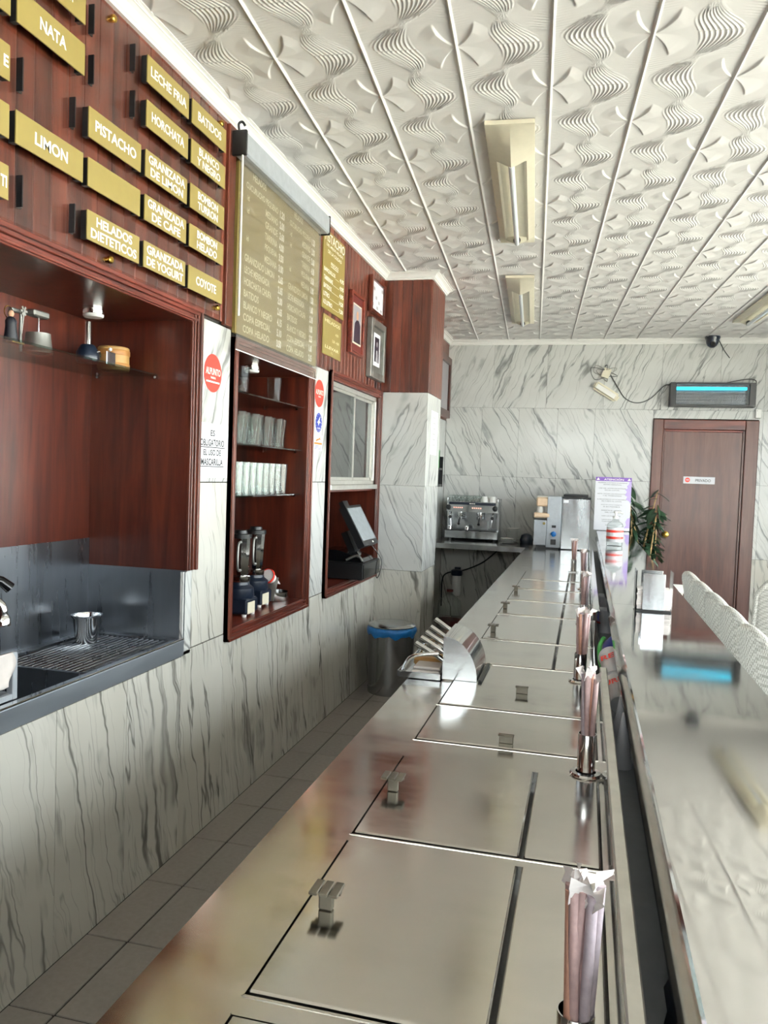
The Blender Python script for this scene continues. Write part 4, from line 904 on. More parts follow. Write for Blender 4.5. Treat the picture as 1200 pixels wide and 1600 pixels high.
# ================================================================== espresso machine (front at y=7.60)
em = thing('espresso_machine', (.35, 7.76, ZC), 'two-group steel espresso machine with cups on its top', 'coffee machine'); x0, x1 = .088, .600; ya, yb = 7.60, 7.93
ft = MB()
for x in (x0+.04, x1-.04):
    for y in (ya+.05, yb-.05): ft.cyl((x, y, ZC), (x, y, ZC+.02), .016)
ft.build('foot', 'black', em)
B('drip_base', (x0, ya, ZC+.02), (x1, yb, ZC+.095), 'steel_cool', em, .004); B('drip_grid', (x0+.02, ya+.01, ZC+.095), (x1-.02, ya+.15, ZC+.102), 'black', em)
B('back_panel', (x0+.02, ya+.16, ZC+.095), (x1-.02, yb, ZC+.28), 'steel_cool', em); B('side_panel', (x0+.004, ya+.10, ZC+.095), (x0+.02, yb, ZC+.28), 'steel_cool', em); B('side_panel', (x1-.02, ya+.10, ZC+.095), (x1-.004, yb, ZC+.28), 'steel_cool', em)
hd = MB().prism([(ya+.0, ZC+.275), (ya+.015, ZC+.375), (yb, ZC+.375), (yb, ZC+.275)], 'x', x0+.012, x1-.008).build('head_panel', 'steel_cool', em)
sl = (.375-.275)/.015
def onhead(x, z): return (x, ya+(z-.275)*.15-.001, ZC+z)
B('name_strip', (x0+.03, ya+.008, ZC+.345), (x1-.03, ya+.0125, ZC+.370), 'navy', hd)
mb = MB(); 
for k, w_ in enumerate((.009, .006, .007, .005, .008, .006)): mb.box((.318+k*.0095, ya+.0068, ZC+.353), (.318+k*.0095+w_, ya+.008, ZC+.361))
mb.build('badge', 'letter', hd)
bt_ = MB()
for bx in (.170, .350):
    for i in range(5): bt_.lathe([(.0062, 0), (.0062, .003), (0, .004)], onhead(bx+i*.0195, .316), 10, Matrix.Rotation(PI/2, 3, 'X'))
bt_.build('button', 'button', hd)
for bx in (.118, .482+.083): MB().lathe([(.026, 0), (.025, .018), (.020, .022), (0, .022)], onhead(bx, .318), 18, Matrix.Rotation(PI/2, 3, 'X')).build('dial', 'black', hd, 40)
for gx in (.225, .415):
    MB().lathe([(.030, .0), (.032, -.03), (.026, -.045)], (gx, ya+.07, ZC+.277), 18).build('group_head', 'chrome', em, 40)
    pf = MB().lathe([(.031, 0), (.031, .028)], (gx, ya+.07, ZC+.20), 18); pf.build('portafilter', 'chrome', em, 40)
    MB().tube([(gx, ya+.04, ZC+.215), (gx+.005, ya-.03, ZC+.19), (gx+.01, ya-.09, ZC+.165)], [.010, .012, .014], 8).build('portafilter_handle', 'black', em, 50)
for gx in (.140, .545): MB().tube([(gx, ya+.03, ZC+.27), (gx, ya-.01, ZC+.24), (gx+(.01 if gx < .3 else -.01), ya-.02, ZC+.14)], .005, 8, 5).build('steam_wand', 'chrome', em, 50); MB().lathe([(.016, 0), (.016, .02), (0, .022)], (gx, ya-.005, ZC+.225), 12, Matrix.Rotation(PI/2, 3, 'X')).build('wand_knob', 'black', em, 40)
for gx, gy in ((.130, ya+.03), (.300, ya+.02)): MB().lathe([(.024, 0), (.027, .035), (.024, .035), (.021, .004), (0, .004)], (gx, gy-.0, ZC+.1025), 16).build('drip_cup', 'chrome', em, 40)
rl = MB()
for x in (x0+.015, x1-.012): rl.tube([(x, ya+.02, ZC+.376), (x, ya+.02, ZC+.405), (x, yb-.02, ZC+.405), (x, yb-.02, ZC+.376)], .004, 6)
rl.tube([(x0+.015, yb-.02, ZC+.405), (x1-.012, yb-.02, ZC+.405)], .004, 6); rl.build('cup_rail', 'chrome', em)
o = MB().lathe([(.022, 0), (.030, .02), (.032, .055), (.030, .057), (.016, .060), (0, .060), ], (0, 0, 0), 16).build('g', 'glass_milk', smooth=50); tg = o.data; bpy.data.objects.remove(o)
zc_ = ZC+.3755
for i in range(5):
    for j in range(2): place('coffee_glass', tg, None, (x0+.05+i*.059+(.015 if j else 0), ya+.07+j*.085, zc_), 'small upturned coffee glass on top of the espresso machine', 'glass', 'upturned coffee glasses on espresso machine')
for x, y, lb in ((.452, ya+.08, 'white porcelain cup on espresso machine, nearest the glasses'), (.532, ya+.075, 'white porcelain cup on espresso machine, at outer end'), (.49, ya+.175, 'white porcelain cup behind two others on espresso machine')):
    cu = thing('coffee_cup', (x, y, zc_), lb, 'cup', 'white cups on espresso machine'); MB().lathe([(.037, 0), (.036, .02), (.026, .05), (.024, .056), (0, .056)], (x, y, zc_), 20).build('cup_body', 'porcelain', cu, 45); MB().tube([(x+.025, y+.025, zc_+.018), (x+.034, y+.040, zc_+.022), (x+.032, y+.038, zc_+.042), (x+.02, y+.02, zc_+.046)], .004, 6, 4).build('handle', 'porcelain', cu, 50)
o = MB().lathe([(0, 0), (.040, 0), (.066, .010), (.068, .012), (.040, .004), (0, .004)], (0, 0, 0), 24).build('g', 'porcelain', smooth=40); pl = o.data; bpy.data.objects.remove(o)
for i in range(11): place('saucer', pl, None, (.735, 7.70, ZC+.0008+i*.0123), 'white saucer in the stack beside the espresso machine', 'saucer', 'stacked saucers')
for i in range(4): place('saucer', pl, None, (.70, 7.52, ZC+.0008+i*.0123), 'white saucer in the low stack before the tall stack', 'saucer', 'low stack of saucers')
cl = MB().lathe([(0, 0), (.06, 0), (.066, .03), (.05, .075), (.02, .09), (0, .092)], (.865, 7.72, ZC), 14); cl.build('dark_pouch', 'navy', smooth=60, label='dark crumpled pouch beside the stacked saucers', cat='pouch', loc=(.865, 7.72, ZC))
# juicer-like grinder and ice maker
gm = thing('ice_crusher', (1.08, 7.35, ZC), 'grey countertop machine with beige bowls and blue dial', 'machine')
B('main_body', (1.072, 7.17, ZC+.012), (1.196, 7.50, ZC+.468), 'cassette', gm, .004); B('front_column', (.962, 7.165, ZC+.03), (1.070, 7.46, ZC+.255), 'cassette', gm, .004); B('rear_column', (.972, 7.34, ZC+.255), (1.072, 7.50, ZC+.468), 'alu', gm, .003); B('foot', (.985, 7.18, ZC), (1.18, 7.45, ZC+.03), 'black', gm)
MB().box((.975, 7.175, ZC+.375), (1.098, 7.32, ZC+.455), .012).build('upper_bowl', 'beige', gm); MB().box((.955, 7.165, ZC+.275), (1.098, 7.33, ZC+.318), .010).build('lower_tray', 'beige', gm); MB().lathe([(.028, 0), (.030, .03), (.024, .056)], (1.012, 7.24, ZC+.318), 18).build('spindle', 'white_paint', gm, 40)
MB().lathe([(.024, 0), (.023, .012), (.018, .016), (0, .016)], (1.136, 7.17, ZC+.135), 20, Matrix.Rotation(PI/2, 3, 'X')).build('dial', 'blue_bag', gm, 40); B('switch', (1.118, 7.166, ZC+.19), (1.154, 7.17, ZC+.212), 'black', gm); B('lower_plate', (1.112, 7.166, ZC+.04), (1.158, 7.17, ZC+.088), 'black', gm); MB().lathe([(.012, 0), (.012, .003)], (1.05, 7.165, ZC+.225), 14, Matrix.Rotation(PI/2, 3, 'X')).build('badge', 'gold', gm)
im = thing('ice_maker', (1.32, 7.4, ZC), 'boxy stainless steel ice maker with black lid edge at bar end', 'ice maker')
B('cabinet', (1.200, 7.17, ZC+.006), (1.443, 7.80, ZC+.455), 'steel_cool', im, .004); B('lid', (1.200, 7.165, ZC+.455), (1.445, 7.80, ZC+.470), 'black', im, .003); B('top_case', (1.205, 7.25, ZC+.470), (1.42, 7.78, ZC+.487), 'black', im, .003); B('label', (1.210, 7.1665, ZC+.415), (1.255, 7.17, ZC+.440), 'paper', im); B('foot', (1.21, 7.18, ZC), (1.43, 7.78, ZC+.006), 'black', im)
# ================================================================== straw holders
def straw_mesh(mat, ln, r=.0056):
    o = MB().tube([(0, 0, 0), (0, 0, ln)], r, 8).build('g', mat, smooth=60); m = o.data; bpy.data.objects.remove(o); return m
def wrap_mesh(seed):
    rr = random.Random(seed); vs = []; n = 5
    for i in range(n):
        a = rr.uniform(-.5, .5); w_ = .0068+.003*i/n+rr.uniform(-.001, .001); dx = rr.uniform(-.003, .003)*i/2
        for s_ in (-1, 1): vs.append((dx+s_*w_*math.cos(a), s_*w_*math.sin(a)+rr.uniform(-.002, .002), i*.0070))
    me_ = MB().add(vs, [(2*i, 2*i+1, 2*i+3, 2*i+2) for i in range(n-1)]).build('g', 'paper_wrap', smooth=40); m = me_.data; bpy.data.objects.remove(me_); return m
straws = [straw_mesh('straw_pink', .205), straw_mesh('straw_pink', .198), straw_mesh('straw_orange', .200), straw_mesh('straw_grey', .204)]; wraps = [wrap_mesh(k) for k in range(4)]
SHX = [(1.404, .785, 'nearest the camera', 10), (1.417, 1.676, 'second from the camera, by the wide lid', 8), (1.399, 2.46, 'third from the camera', 9), (1.408, 3.455, 'fourth from the camera', 8), (1.402, 4.594, 'fifth from the camera', 8), (1.338, 5.42, 'farthest from the camera', 8)]
for hx, hy, which, cnt in SHX:
    t = thing('straw_holder', (hx, hy, ZC+.004), 'steel straw holder with round flange, %s' % which, 'holder', 'steel straw holders'); z = ZC+.0042
    MB().lathe([(.019, 0), (.032, 0), (.033, .002), (.030, .006), (.021, .0065)], (hx, hy, z), 28, close=False).build('flange', 'chrome', t, 40)
    MB().lathe([(0, .001), (.0172, .001), (.0185, .003), (.0185, .086), (.0172, .086), (.0168, .004), (0, .004)], (hx, hy, z), 28).build('holder_tube', 'chrome', t, 40)
    for k in range(cnt):
        a = k*2.39996; rad = .0108*math.sqrt((k+.15)/cnt); tilt = .078*rad/.0108*random.uniform(.75, 1.25)
        kind = random.choice([0, 0, 0, 1, 2, 3] if hy > 1 else [0, 0, 2, 2, 3, 1])
        o = place('straw', straws[kind], None, (hx+rad*math.cos(a), hy+rad*math.sin(a), z+.006), 'paper-wrapped straw in the steel holder %s' % which, 'straw', 'wrapped straws in holder %s' % which)
        o.rotation_euler = Euler((-tilt*math.sin(a), tilt*math.cos(a), a), 'XYZ')
        wv = place('wrapper_end', wraps[k % 4], o); wv.location = (0, 0, .192); wv.rotation_euler = (random.uniform(-.5, .5), random.uniform(-.5, .5), a)
# ================================================================== scoop station
hd_ = thing('cone_hood', (1.05, 2.44, ZC+.004), 'rounded stainless steel hood standing on the freezer counter', 'hood')
arc = [(1.000, ZC+.005)]+[(1.000+.104*math.sin(k*PI/24), ZC+.005+.128*math.cos(k*PI/24)) for k in range(0, 13)]
MB().prism(arc, 'y', 2.328, 2.332).build('end_plate', 'steel_cool', hd_); MB().prism(arc, 'y', 2.548, 2.552).build('end_plate', 'steel_cool', hd_)
sh = MB(); n = 13; vs = []
for y in (2.332, 2.548):
    for k in range(n): a = k*PI/24; vs += [(1.000+.104*math.sin(a), y, ZC+.005+.128*math.cos(a))]
    for k in range(n): a = k*PI/24; vs += [(1.000+.1015*math.sin(a), y, ZC+.005+.1255*math.cos(a))]
sh.add(vs, [(k, k+1, 26+k+1, 26+k) for k in range(n-1)]+[(13+k, 39+k, 39+k+1, 13+k+1) for k in range(n-1)]+[(0, 26, 39, 13)]); sh.build('curved_cover', 'chrome', hd_, 40)
MB().box((1.108, 2.325, ZC+.0042), (1.118, 2.555, ZC+.012), .001).build('hinge_strip', 'black', hd_)
tr = thing('scoop_tray', (.94, 2.44, ZC+.002), 'shallow stainless steel tray at counter edge before the hood', 'tray')
zt2 = ZC+.0025
tm = MB(); tm.box((.868, 2.318, zt2), (.996, 2.63, zt2+.004)); tm.box((.864, 2.318, zt2), (.868, 2.63, zt2+.018)); tm.box((.868, 2.314, zt2), (.996, 2.318, zt2+.018)); tm.box((.868, 2.63, zt2), (.996, 2.634, zt2+.018)); tm.build('tray', 'steel_cool', tr)
MB().tube([(.878, 2.335, zt2+.016), (.905, 2.335, zt2+.06), (.985, 2.34, zt2+.075)], .006, 8, 6).build('wire_guard', 'chrome', tr, 50); MB().tube([(.885, 2.56, zt2+.016), (.91, 2.55, zt2+.062), (.985, 2.55, zt2+.075)], .006, 8, 6).build('wire_guard', 'chrome', tr, 50)
cm = MB()
for i in range(2): cm.box((.90+.004*i, 2.352+.01*i, zt2+.0045+i*.011), (.988, 2.45-.01*i, zt2+.014+i*.011), .003)
cm.build('folded_cloth', 'cloth', label='folded white cloth on the scoop tray', cat='cloth', loc=(.94, 2.4, zt2+.0045))
MB().box((.885, 2.455, zt2+.0045), (.985, 2.54, zt2+.030), .006).build('wafer_pack', 'bamboo', label='tan wafer pack on the scoop tray behind the cloth', cat='wafers', loc=(.93, 2.53, zt2+.0045))
for i, (dy, dz, ln) in enumerate(((2.362, .048, .125), (2.404, .058, .125), (2.446, .068, .125), (2.488, .078, .12), (2.528, .096, .125))):
    t = thing('scoop', (1.0, dy, ZC+dz), 'chrome ice cream scoop handle poking out of the steel hood', 'scoop', 'chrome scoops in the hood')
    a = Vector((1.04, dy, ZC+dz-.022)); b = Vector((.905+.012*i*.6, dy+.02, ZC+dz+.045))
    MB().tube([a, a.lerp(b, .5)+Vector((0, 0, .004)), b], [.007, .008, .0095], 10).build('handle', 'chrome', t, 60); MB().tube([a+Vector((0, .012, -.004)), a.lerp(b, .6)+Vector((0, .014, .0)), a.lerp(b, .85)+Vector((0, .006, .002))], .003, 6).build('lever', 'chrome', t, 60)
    MB().lathe([(0, -.022), (.016, -.015), (.022, 0), (.019, 0), (.012, -.012), (0, -.018)], a+Vector((.012, 0, .004)), 14).build('bowl', 'chrome', t, 60)
# ================================================================== things under the bar
def paper_cup(base, d, r0, r1, ln, lab, letters):
    t = thing('paper_cup', base, lab, 'cup'); Q = Vector(d).normalized().to_track_quat('Z', 'Y').to_matrix()
    MB().lathe([(0, .002), (r0, .002), (r0, 0), (r1, ln), (r1+.002, ln), (r1+.002, ln-.004), (r1-.001, ln-.006), (r0-.001, .004), (0, .004)], base, 26, Q).build('cup', 'paper', t, 40)
    if letters:
        mb = MB()
        for s_, f, w_ in letters:
            rr = r0+(r1-r0)*f+.0012; cx = Vector(base)+Q @ Vector((0, 0, ln*f))
            nrm = Vector((-.55, -.3, 1)); ax = Vector(d).normalized(); nrm = (nrm-ax*nrm.dot(ax)).normalized(); rt = ax.cross(nrm)
            add_text(mb, s_, cx+nrm*rr, w_, .028, Matrix((rt, ax, nrm)).transposed(), .03)
        mb.build('lettering', 'red', t)
    return t
paper_cup((1.502, 2.14, ZC+.030), (-.06, .93, .20), .024, .032, .13, 'white paper cup with red lettering lying under bar edge', [('URI', .62, .045)])
paper_cup((1.494, 2.30, ZC+.058), (-.06, .93, .26), .028, .034, .13, 'white paper cup with red marks, upper of the nested pair', [('RE', .6, .04)])
paper_cup((1.495, 3.34, ZC), (0, 0, 1), .030, .040, .095, 'white paper cup with red letters standing beyond the rail end', [('HEL', .55, .045)])
paper_cup((1.495, 3.75, ZC), (0, 0, 1), .030, .040, .095, 'white paper cup with red letters, farther under the bar', [('A', .55, .03)])
for y, lb in ((1.76, 'white paper cone sleeve standing under bar edge, nearer'), (1.90, 'white paper cone sleeve leaning behind the nearer one')): 
    t = thing('cone_sleeve', (1.492, y, ZC), lb, 'cone sleeve'); MB().lathe([(.022, 0), (.022, .001), (.003, .118), (0, .119)], (1.492, y, ZC), 18).build('sleeve', 'paper', t, 40)
bl = MB().lathe([(0, 0), (.045, 0), (.052, .03), (.045, .09), (.02, .115), (0, .118)], (1.515, 2.66, ZC), 16); bl.build('blue_pouch', 'blue', smooth=60, label='dark blue pouch on the shelf under the bar', cat='pouch', loc=(1.515, 2.66, ZC))
gr = MB().tube([(1.470, 2.50, ZC+.02), (1.458, 2.52, ZC+.06), (1.456, 2.56, ZC+.095), (1.468, 2.60, ZC+.115)], .007, 8, 6); gr.build('green_strap', 'green', smooth=60, label='bright green strap beside the blue pouch', cat='strap', loc=(1.458, 2.55, ZC))
t = thing('dark_bag', (1.56, .85, ZC), 'dark navy plastic bag stuffed under the near bar', 'bag'); vs = []; nu, nv = 18, 9
for i in range(nv):
    for j in range(nu):
        a = 2*PI*j/nu; ph = i/(nv-1); r = .058*math.sin(PI*min(ph*.93+.05, 1))**.5*(1+.10*math.sin(5*a+3*ph*4)); vs.append((1.563+r*1.1*math.cos(a), .86+r*1.9*math.sin(a), ZC+.001+.115*ph))
MB().add(vs, [(i*nu+j, i*nu+(j+1) % nu, (i+1)*nu+(j+1) % nu, (i+1)*nu+j) for i in range(nv-1) for j in range(nu)]+[tuple(range(nu))[::-1], tuple((nv-1)*nu+j for j in range(nu))]).build('bag', 'navy', t, 50)
# ================================================================== bar top things
nd = thing('napkin_dispenser', (1.63, 2.87, ZB), 'steel and clear napkin dispenser standing on bar top', 'napkin dispenser')
B('base', (1.575, 2.822, ZB), (1.690, 2.925, ZB+.006), 'black', nd, .001); B('front_plate', (1.595, 2.824, ZB+.006), (1.667, 2.828, ZB+.130), 'steel_cool', nd, .001); B('rear_plate', (1.595, 2.92, ZB+.006), (1.667, 2.924, ZB+.132), 'steel_cool', nd, .001)
B('side_pane', (1.572, 2.83, ZB+.006), (1.575, 2.92, ZB+.138), 'black_gloss', nd); B('side_pane', (1.690, 2.83, ZB+.006), (1.693, 2.92, ZB+.138), 'acrylic', nd)
for xa, xb, lb in ((1.577, 1.625, 'paper napkin in the dispenser on the bar, stack beside dark pane'), (1.640, 1.688, 'paper napkin in the dispenser on the bar, stack beside clear pane')):
    o = MB().box((xa, 2.832, 0), (xb, 2.916, .0066), .001).build('g', 'paper_wrap'); m_ = o.data; bpy.data.objects.remove(o)
    for i in range(10):
        o = place('napkin', m_, None, (random.uniform(-.0015, .0015), random.uniform(-.002, .002), ZB+.0063+i*.0069), lb, 'napkin', lb.split(', ')[1])
gl = thing('sanitizer_bottle', (1.60, 5.66, ZB), 'clear pump bottle with white and red label on bar top', 'bottle'); c = (1.60, 5.66, ZB)
MB().lathe([(0, 0), (.050, 0), (.054, .006), (.054, .135), (.048, .155), (.020, .175), (.016, .182), (.016, .190), (0, .19)], c, 28).build('bottle_body', 'glass_milk', gl, 40); lbm = MB().lathe([(.0545, .030), (.0552, .031), (.0552, .128), (.0545, .129)], c, 28, close=False).build('label', 'paper', gl, 40)
for z in (.050, .094): MB().lathe([(.0556, z), (.056, z+.001), (.056, z+.016), (.0556, z+.017)], c, 28, close=False).build('red_band', 'red', lbm)
MB().lathe([(.018, .188), (.018, .204), (.006, .206), (.006, .225), (.014, .226), (.014, .236), (0, .238)], c, 16).build('pump_collar', 'porcelain', gl, 40); MB().tube([(c[0], c[1], ZB+.231), (c[0]+.03, c[1]-.005, ZB+.232), (c[0]+.048, c[1]-.008, ZB+.224)], .006, 8).build('nozzle', 'porcelain', gl, 50)
ps = thing('poster_stand', (1.63, 7.40, ZB), 'tall purple and white ATENCION notice standing on bar end', 'sign')
B('board', (1.478, 7.398, ZB+.004), (1.788, 7.402, 1.455), 'paper', ps); B('header', (1.478, 7.3965, 1.420), (1.788, 7.398, 1.455), 'purple', ps); B('base', (1.50, 7.36, ZB), (1.765, 7.45, ZB+.004), 'acrylic', ps)
mb = MB(); add_text(mb, 'ATENCIÓN', (1.635, 7.396, 1.437), .17, .020, ROTY, .02)
mb.build('header_lettering', 'letter', ps); MB().prism([(1.486, 1.428), (1.514, 1.428), (1.500, 1.450)], 'y', 7.3955, 7.3962).build('warning_symbol', 'letter', ps); MB().prism([(1.752, 1.428), (1.780, 1.428), (1.766, 1.450)], 'y', 7.3955, 7.3962).build('warning_symbol', 'letter', ps)
MB().prism([(1.765, 1.395), (1.75, 1.38), (1.758, 1.36), (1.735, 1.35), (1.752, 1.33), (1.735, 1.30), (1.755, 1.285), (1.745, 1.26), (1.775, 1.245), (1.788, 1.22), (1.788, 1.42), (1.77, 1.42)], 'y', 7.3965, 7.398).build('virus_print', 'lilac', ps)
MB().prism([(1.788, ZB+.03), (1.788, 1.10), (1.765, 1.09), (1.75, 1.06), (1.758, 1.03), (1.74, ZB+.03)], 'y', 7.3965, 7.398).build('virus_print', 'lilac', ps)
mb = MB(); z = 1.405; i = 0
lines = ['MANTENGA LA DISTANCIA DE SEGURIDAD', 'ENTRE PERSONAS', '', 'USE GEL ANTES DE ENTRAR', 'EN EL LOCAL', '', 'EVITE TOCAR LOS PRODUCTOS', 'Y EL MOBILIARIO', '', 'ES OBLIGATORIO EL USO DE MASCARILLA', 'EN TODO EL LOCAL', '', 'PAGUE CON TARJETA', 'SI ES POSIBLE', '', 'RESPETE EL AFORO', 'DEL LOCAL', '', 'USE LA PAPELERA', '', 'LAVE SUS MANOS', 'CON FRECUENCIA', '', 'GRACIAS']
for s_ in lines:
    if s_: add_text(mb, s_, (1.625, 7.3972, z), min(.25, .0088*len(s_)+.03), .0078, ROTY, .0, .0004)
    z -= .0165
mb.build('lettering', 'ink', ps)
# ================================================================== plant
pt = thing('potted_plant', (1.94, 7.745, 0), 'leafy potted plant with cane stems standing beside the door', 'plant'); c = Vector((1.94, 7.745, 0))
MB().lathe([(0, 0), (.11, 0), (.13, .02), (.16, .30), (.17, .31), (.17, .34), (.155, .34), (.15, .30), (0, .30)], c, 28).build('pot', 'terracotta', pt, 40); MB().lathe([(0, .30), (.149, .305)], c, 20, close=False).build('soil', 'grout', pt)
tops = []
for k in range(8):
    a = k*2.4; b0 = c+Vector((.06*math.cos(a), .06*math.sin(a), .30)); tp = c+Vector((-.03+.13*math.cos(a*1.3), .08*math.sin(a), 1.10+.30*((k*37) % 10)/10)); tops.append((b0, tp))
    MB().tube([b0, b0.lerp(tp, .5)+Vector((.02*math.cos(a), .02*math.sin(a), 0)), tp], [.011, .009, .005], 8, 5).build('cane', 'cane', pt, 50)
lv = MB(); n = 7; vs = []
for i in range(n+1):
    s_ = i/n; w_ = .021*math.sin(PI*min(1, s_*.94+.04))**.8; vs += [(-w_, s_*.125, -.03*s_*s_+.004), (0, s_*.125, -.03*s_*s_), (w_, s_*.125, -.03*s_*s_+.004)]
lv.add(vs, [(3*i+j, 3*i+j+1, 3*i+4+j, 3*i+3+j) for i in range(n) for j in range(2)]); o = lv.build('g', 'leaf', smooth=60); lm = o.data; bpy.data.objects.remove(o)
for k in range(230):
    b0, tp = tops[k % 8]; f_s = random.uniform(.45, 1.02); p = b0.lerp(tp, f_s)-c
    o = place('leaf', lm, pt); o.location = p+Vector((random.gauss(0, .02), random.gauss(0, .02), 0)); o.rotation_euler = (random.uniform(-1.2, .3), random.uniform(-.5, .5), random.uniform(0, 2*PI)); s_ = random.uniform(.8, 1.3); o.scale = (s_, s_, s_)
# ================================================================== far wall fittings
pv = thing('door_sign', (2.42, FAR+.002, 1.424), 'white PRIVADO sign with red no-entry roundel on the door', 'sign')
B('plate', (2.281, FAR+.0015, 1.424), (2.559, FAR+.004, 1.490), 'paper', pv); mb = MB(); add_text(mb, 'PRIVADO', (2.455, FAR+.0012, 1.456), .135, .026, ROTY, .01, .0006); mb.build('lettering', 'ink', pv)
MB().lathe([(.022, 0), (.022, .001)], (2.318, FAR+.0015, 1.458), 20, Matrix.Rotation(PI/2, 3, 'X')).build('roundel', 'red', pv); B('roundel_bar', (2.305, FAR-.0002, 1.454), (2.331, FAR+.0006, 1.462), 'paper', pv)
zp = thing('insect_killer', (2.47, FAR-.06, 2.13), 'black electric insect killer with glowing cyan tube above door', 'insect killer')
zx0, zx1, zz0, zz1, yf, yk = 2.112, 2.852, 2.135, 2.357, FAR-.115, FAR-.003
f = MB(); f.box((zx0, yf, zz0), (zx0+.055, yk, zz1), .004); f.box((zx1-.055, yf, zz0), (zx1, yk, zz1), .004); f.box((zx0+.055, yf, zz1-.016), (zx1-.055, yk, zz1), .002); f.box((zx0+.055, yf, zz0), (zx1-.055, yk, zz0+.022), .002); f.build('housing', 'black', zp)
B('reflector', (zx0+.055, yk-.012, zz0+.022), (zx1-.055, yk-.004, zz1-.016), 'dark_steel', zp); MB().cyl((zx0+.06, FAR-.075, 2.305), (zx1-.075, FAR-.075, 2.305), .014, seg=14).build('tube', 'cyan', zp, 50)
gr = MB()
for i in range(58): x = zx0+.062+i*.0108; gr.box((x-.0008, yf+.006, zz0+.022), (x+.0008, yf+.0076, zz1-.016))
for i in range(6): z = zz0+.045+i*.028; gr.box((zx0+.055, yf+.0077, z-.0006), (zx1-.055, yf+.0085, z+.0006))
gr.build('wire_grid', 'pewter', zp, kind='stuff')
wr_ = MB().tube([(2.115, FAR-.01, 2.345), (2.06, FAR-.008, 2.33), (1.95, FAR-.008, 2.215), (1.83, FAR-.008, 2.172), (1.72, FAR-.008, 2.215), (1.64, FAR-.008, 2.33), (1.575, FAR-.012, 2.435)], .004, 6, 8); wr_.build('hanging_cable', 'black', smooth=60, label='black cable hanging between insect killer and wall box', cat='cable', loc=(1.85, FAR-.008, 2.17))
wr2 = MB().tube([(2.60, FAR-.02, 2.362), (2.70, FAR-.02, 2.385), (2.80, FAR-.02, 2.40), (2.86, FAR-.02, 2.385), (2.862, FAR-.02, 2.33)], .004, 6, 8); wr2.build('loop_cable', 'black', smooth=60, label='short black cable looping over top of insect killer', cat='cable', loc=(2.75, FAR-.02, 2.39))
jb = thing('junction_box', (1.53, FAR, 2.42), 'open white junction box with loose wires on far marble wall', 'junction box'); MB().obox((1.535, FAR-.02, 2.45), (.035, .018, .045), Matrix.Rotation(.35, 3, 'Y')).build('box', 'cream', jb)
for k in range(6): a = k*1.05; MB().tube([(1.53+.02*math.cos(a), FAR-.04, 2.48), (1.49+.10*math.cos(a), FAR-.03, 2.50+.03*math.sin(a)), (1.53+.12*math.cos(a+.6), FAR-.02, 2.44+.07*math.sin(a+.8)), (1.545, FAR-.025, 2.42)], .0028, 5, 6).build('wire', 'black' if k % 2 else 'pewter', jb, 60)
el = thing('emergency_light', (1.545, FAR, 2.2), 'cream bulkhead emergency light hanging askew on far wall', 'light'); Rt = Matrix.Rotation(.56, 3, 'Y')
eb = MB(); bmx = bmesh.new(); bmesh.ops.create_cube(bmx, size=1)
for v in bmx.verts: v.co = Vector((v.co.x*.27, v.co.y*.045, v.co.z*.085))
bmesh.ops.bevel(bmx, geom=bmx.edges[:], offset=.02, segments=3, affect='EDGES'); bmx.verts.index_update()
eb.add([Vector((1.540, FAR-.028, 2.275))+Rt @ v.co for v in bmx.verts], [[v.index for v in f.verts] for f in bmx.faces]); bmx.free(); eb.build('housing', 'cream', el, 40)
MB().obox(Vector((1.54, FAR-.0515, 2.275)), (.10, .002, .022), Rt).build('diffuser', 'white_paint', el)
sc = thing('security_camera', (2.455, FAR-.09, Z_CEIL-.1), 'dark dome security camera under ceiling at far wall', 'camera'); cp = Vector((2.455, FAR-.12, Z_CEIL-.002))
MB().lathe([(.066, 0), (.068, -.012), (.060, -.03)], cp, 24).build('mount', 'navy', sc, 40); MB().lathe([(.058, -.028), (.054, -.06), (.040, -.085), (.020, -.10), (0, -.103)], cp, 24, close=False).build('dome', 'navy', sc, 60); MB().lathe([(.024, 0), (.024, .03), (.018, .032), (0, .030)], cp+Vector((0, -.03, -.062)), 16, Matrix.Rotation(PI/2+.5, 3, 'X')).build('lens', 'black_gloss', sc, 40)
MB().tube([cp+Vector((.06, .05, -.02)), (2.58, FAR-.008, 2.66), (2.628, FAR-.006, 2.595)], .004, 6, 5).build('cable', 'black', sc, 60)
wbx = thing('wall_box', (2.90, FAR, 2.04), 'small white box on wall above corner of the door', 'box'); MB().box((2.872, FAR-.035, 2.045), (2.922, FAR-.001, 2.128), .004).build('case', 'white_paint', wbx); MB().lathe([(.003, 0), (.003, .002)], (2.885, FAR-.035, 2.11), 8, Matrix.Rotation(PI/2, 3, 'X')).build('screw', 'black', wbx)
